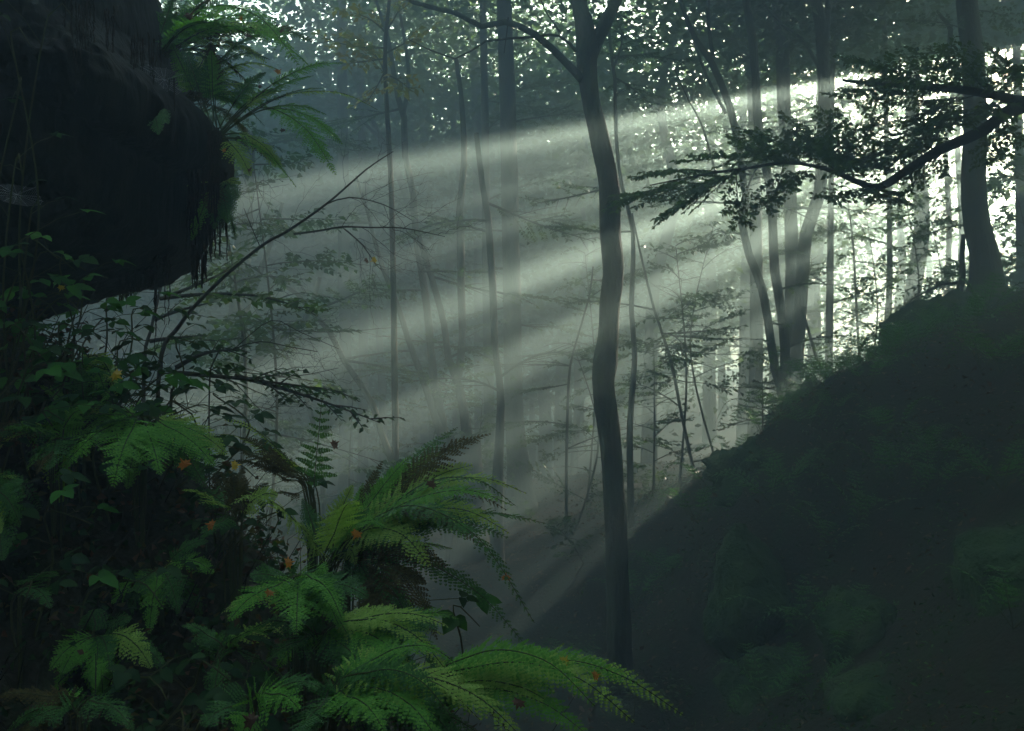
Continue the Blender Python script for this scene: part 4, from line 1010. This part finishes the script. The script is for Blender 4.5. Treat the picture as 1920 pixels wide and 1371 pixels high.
# little spruce on the slope
def spruce():
    b = at(1430, 830, 11.8); b[2] = gz(b[0], b[1]); top = at(1430, 710, 11.8); H = top[2] - b[2]
    root = empty('spruce_sapling', b); tag(root, 'little spruce sapling with bare whorled twigs at the slope edge', 'sapling')
    mb = MB(); tube(mb, [b - np.array([0, 0, .1]), (b + top) / 2, top], [.012, .008, .002], 6); mb.build('trunk', M['bark'], root)
    nd = []; 
    for k in range(7):
        z = b[2] + H * (.2 + .72 * k / 6); L = .36 * (1 - .75 * k / 6) + .04
        for j in range(5):
            a = j * 1.257 + k * .6; d = unit(np.array([math.cos(a), math.sin(a), .18])); p0 = np.array([b[0], b[1], z]); e = p0 + d * L
            mb = MB(); tube(mb, [p0, e], [.004, .0015], 4, mat=0)
            q = p0 + d * L * (rng.random((46, 1)) * .85 + .15)
            dd = d + unit(rng.normal(size=(46, 3)) * np.array([1, 1, .4])) * .9
            leaf_quads(mb, q, dd, np.tile([0, 0, 1.0], (46, 1)), np.full(46, .035), .18, .05, 1)
            mb.build('branch', [M['bark'], M['spruce']], root)
spruce()
# seedlings on the floor
for (px, py, Y, lab) in [(1100, 1105, 11.4, 'tiny seedling with pale leaves left of the main trunk foot'), (1180, 1110, 9.7, 'seedling with pale leaves in front of the main trunk foot'), (1190, 1235, 9.4, 'lowest seedling in front of the main trunk'), (1240, 1230, 9.4, 'seedling on the dark floor right of the main trunk')]:
    b = at(px, py, Y); b[2] = gz(b[0], b[1]) - .02; root = empty('seedling', b); tag(root, lab, 'seedling')
    tp = b + np.array([0, 0, .22]); mb = MB(); tube(mb, [b, tp], [.004, .002], 4); mb.build('stem', M['stalk'], root)
    mb = MB(); a = np.arange(26) * 2.4; r_ = .04 + .2 * rng.random(26)
    leaf_quads(mb, tp + np.stack([np.cos(a) * r_, np.sin(a) * r_, rng.normal(size=26) * .03], 1), np.stack([np.cos(a), np.sin(a), np.zeros(26)], 1), np.tile([0, 0, 1.0], (26, 1)), np.full(26, .07), .55, .1); mb.build('foliage', M['beech_leaf'], root)

# ------------------------------------------------------------------ fallen leaves caught on the plants
def maple_leaf(size):
    pts = [(0, 0), (.16, .05), (.5, -.02), (.36, .2), (.62, .38), (.34, .42), (.3, .62), (.14, .5), (0, .95), (-.14, .5), (-.3, .62), (-.34, .42), (-.62, .38), (-.36, .2), (-.5, -.02), (-.16, .05)]
    c = [0, .3]; V = [(c[0], c[1], .06)] + [(x, y, -.10 * abs(x) - .05 * y + rng.normal() * .03) for x, y in pts]
    n = len(pts); return np.array(V) * size, [(0, 1 + i, 1 + (i + 1) % n) for i in range(n)]
def fallen(px, py, Y, size, mt, label, face=1.0):
    V, f = maple_leaf(size)
    d = unit(rng.normal(size=3) * np.array([1, .3, .8])); nr = unit(np.array([rng.normal() * .3, -1.0 * face, .5 + rng.normal() * .2])); x = unit(np.cross(d, nr)); d = np.cross(nr, x)
    c = at(px, py, Y); mb = MB(); mb.add(c + V[:, :1] * x + V[:, 1:2] * d + V[:, 2:] * nr, None, f)
    o = mb.build('fallen_leaf', M[mt], origin=c, smooth=False); tag(o, label, 'leaf', 'fallen autumn leaves caught on the plants')
for a in [(455, 33, 3.7, .022, 'orange', 'small orange leaf lodged high on the top fern'), (466, 70, 3.6, .026, 'brown', 'curled brown leaf on the top fern below the orange one'), (517, 136, 3.72, .030, 'orange', 'bright orange-yellow leaf at the tip of a rock fern stem'),
    (484, 161, 3.75, .022, 'brown', 'brown leaf on the wiry fern stem'), (417, 284, 3.6, .022, 'orange', 'orange leaf beside the rock nose'), (532, 247, 3.6, .022, 'brown', 'dark brown leaf on the middle long stem'), (471, 318, 3.58, .022, 'brown', 'dark leaf dangling on a thread below the rock fern'),
    (525, 56, 3.5, .022, 'brown', 'dark withered leaf near the top fern tip'), (350, 33, 3.6, .035, 'brown', 'large dark withered leaf among the top fern fronds'),
    (212, 699, 2.85, .036, 'gold', 'long yellow leaf lying on the bramble leaves'), (350, 876, 2.68, .034, 'orange', 'vivid orange leaf under the bright bracken'), (434, 873, 2.85, .030, 'gold', 'yellow leaf right of the vivid orange one'), (116, 535, 2.85, .022, 'gold', 'small yellow leaf hanging below the bright bramble tips'),
    (622, 836, 2.95, .030, 'brown', 'russet maple leaf hung beside the upright fern'), (806, 913, 2.75, .028, 'brown', 'black shrivelled leaf on the frond by the stump'), (671, 995, 2.55, .030, 'orange', 'orange leaf resting on the tall fern clump'), (401, 985, 2.6, .028, 'orange', 'dull orange leaf in the dark tangle of the bank'),
    (535, 1056, 2.4, .026, 'orange', 'orange-brown leaf at the foot of the tall clump'), (508, 1107, 2.3, .022, 'orange', 'small orange leaf on the deep green fern'), (948, 1088, 2.5, .022, 'orange', 'rust-coloured leaf on the dark arching frond'), (1056, 1245, 2.2, .024, 'gold', 'yellow leaf on the pale long fern at the bottom'),
    (1112, 1268, 2.15, .020, 'orange', 'small orange leaf near the tip of the bottom fern'), (975, 1311, 2.0, .026, 'brown', 'brown leaf on the bottom ferns'), (705, 485, 4.9, .035, 'gold', 'yellowish leaf on the bare sapling twig'), (690, 488, 4.9, .03, 'brown', 'dark leaf hanging on the bare sapling twig'), (478, 1355, 1.95, .032, 'brown', 'brown leaf at the bottom edge')]:
    fallen(*a)

# unseen trees added behind, beside and over the viewpoint to block sky light
def unseen_shade_trees():
    mb = MB(); wd = MB()
    spots = []
    for a in np.arange(-150, 151, 12):
        for d in (8.5, 13):
            if abs(a) < 40 or abs(a) > 130: continue
            th = R(a + rng.uniform(-4, 4)); x = math.sin(th) * (d + rng.uniform(-1, 1)); y = math.cos(th) * (d + rng.uniform(-1, 1))
            if y > 3 and x < 0 or y > 5.5: continue
            spots.append((x, y))
    for a in np.arange(150, 211, 14):
        for d in (12,): spots.append((math.sin(R(a)) * d, math.cos(R(a)) * d))
    for x, y in spots:
        g = gz(x, y); h = rng.uniform(10, 13)
        tube(wd, [(x, y, g - .2), (x + .1, y, g + h * .5), (x, y, g + h)], [.22, .16, .05], 8, mat=0)
        crown_clumps(mb, np.array([x, y, g + h * .5]), 2.7, h * .52, 110 if x > 0 else 56, 26, .82, (.9, .4), gaps=None)
    for x, y in [(-4.5, -1), (4.5, -1.0), (5.5, 1.5), (-5.5, 1.5), (6.5, 4.5), (9.5, 4), (4.6, 6.5), (7.5, 7.5), (10.5, 7.5), (5.2, 10), (8.4, 11), (11.5, 11), (9.5, 14), (-6.5, 4.5), (-9, 3), (-8.5, 7), (-6, 8), (3.9, 9), (6.5, 13)]:  # crowns without trunks, added overhead to darken the air near the camera
        crown_clumps(mb, np.array([x, y, 8.4 if y < 9 else 10.6]), 2.8, 1.8, 80 if x > 0 else 40, 26, .82, (.9, .35), gaps=None)
    for v, f4, f3 in [(np.concatenate(wd.v), np.concatenate(wd.f4), np.concatenate(wd.f3))]: mb.add(v, f4, f3, 1)
    o = mb.build('unseen_shade_trees', [M['far_leaf'], M['bark']]); tag(o, 'unseen trees and crowns added round the viewpoint to block sky light', 'wood', kind='stuff')
unseen_shade_trees()

# the haze
mb = MB()
x0, x1, y0, y1, z0, z1 = -72.5, 86, -13.5, 128, -9, 17.4
v = [(x, y, z) for z in (z0, z1) for y in (y0, y1) for x in (x0, x1)]
mb.add(v, [(0, 2, 3, 1), (4, 5, 7, 6), (0, 1, 5, 4), (2, 6, 7, 3), (0, 4, 6, 2), (1, 3, 7, 5)])
m, nt, out = new_mat('haze_air')
pv = nt.nodes.new('ShaderNodeVolumePrincipled')
pv.inputs['Color'].default_value = (0.66, 0.96, 0.91, 1); pv.inputs['Density'].default_value = HAZE_DENSITY
pv.inputs['Anisotropy'].default_value = 0.34; pv.inputs['Density Attribute'].default_value = ''
nt.links.new(pv.outputs[0], out.inputs['Volume'])
hz = mb.build('haze', m, smooth=False); tag(hz, 'pale morning mist filling the whole gully', kind='stuff')
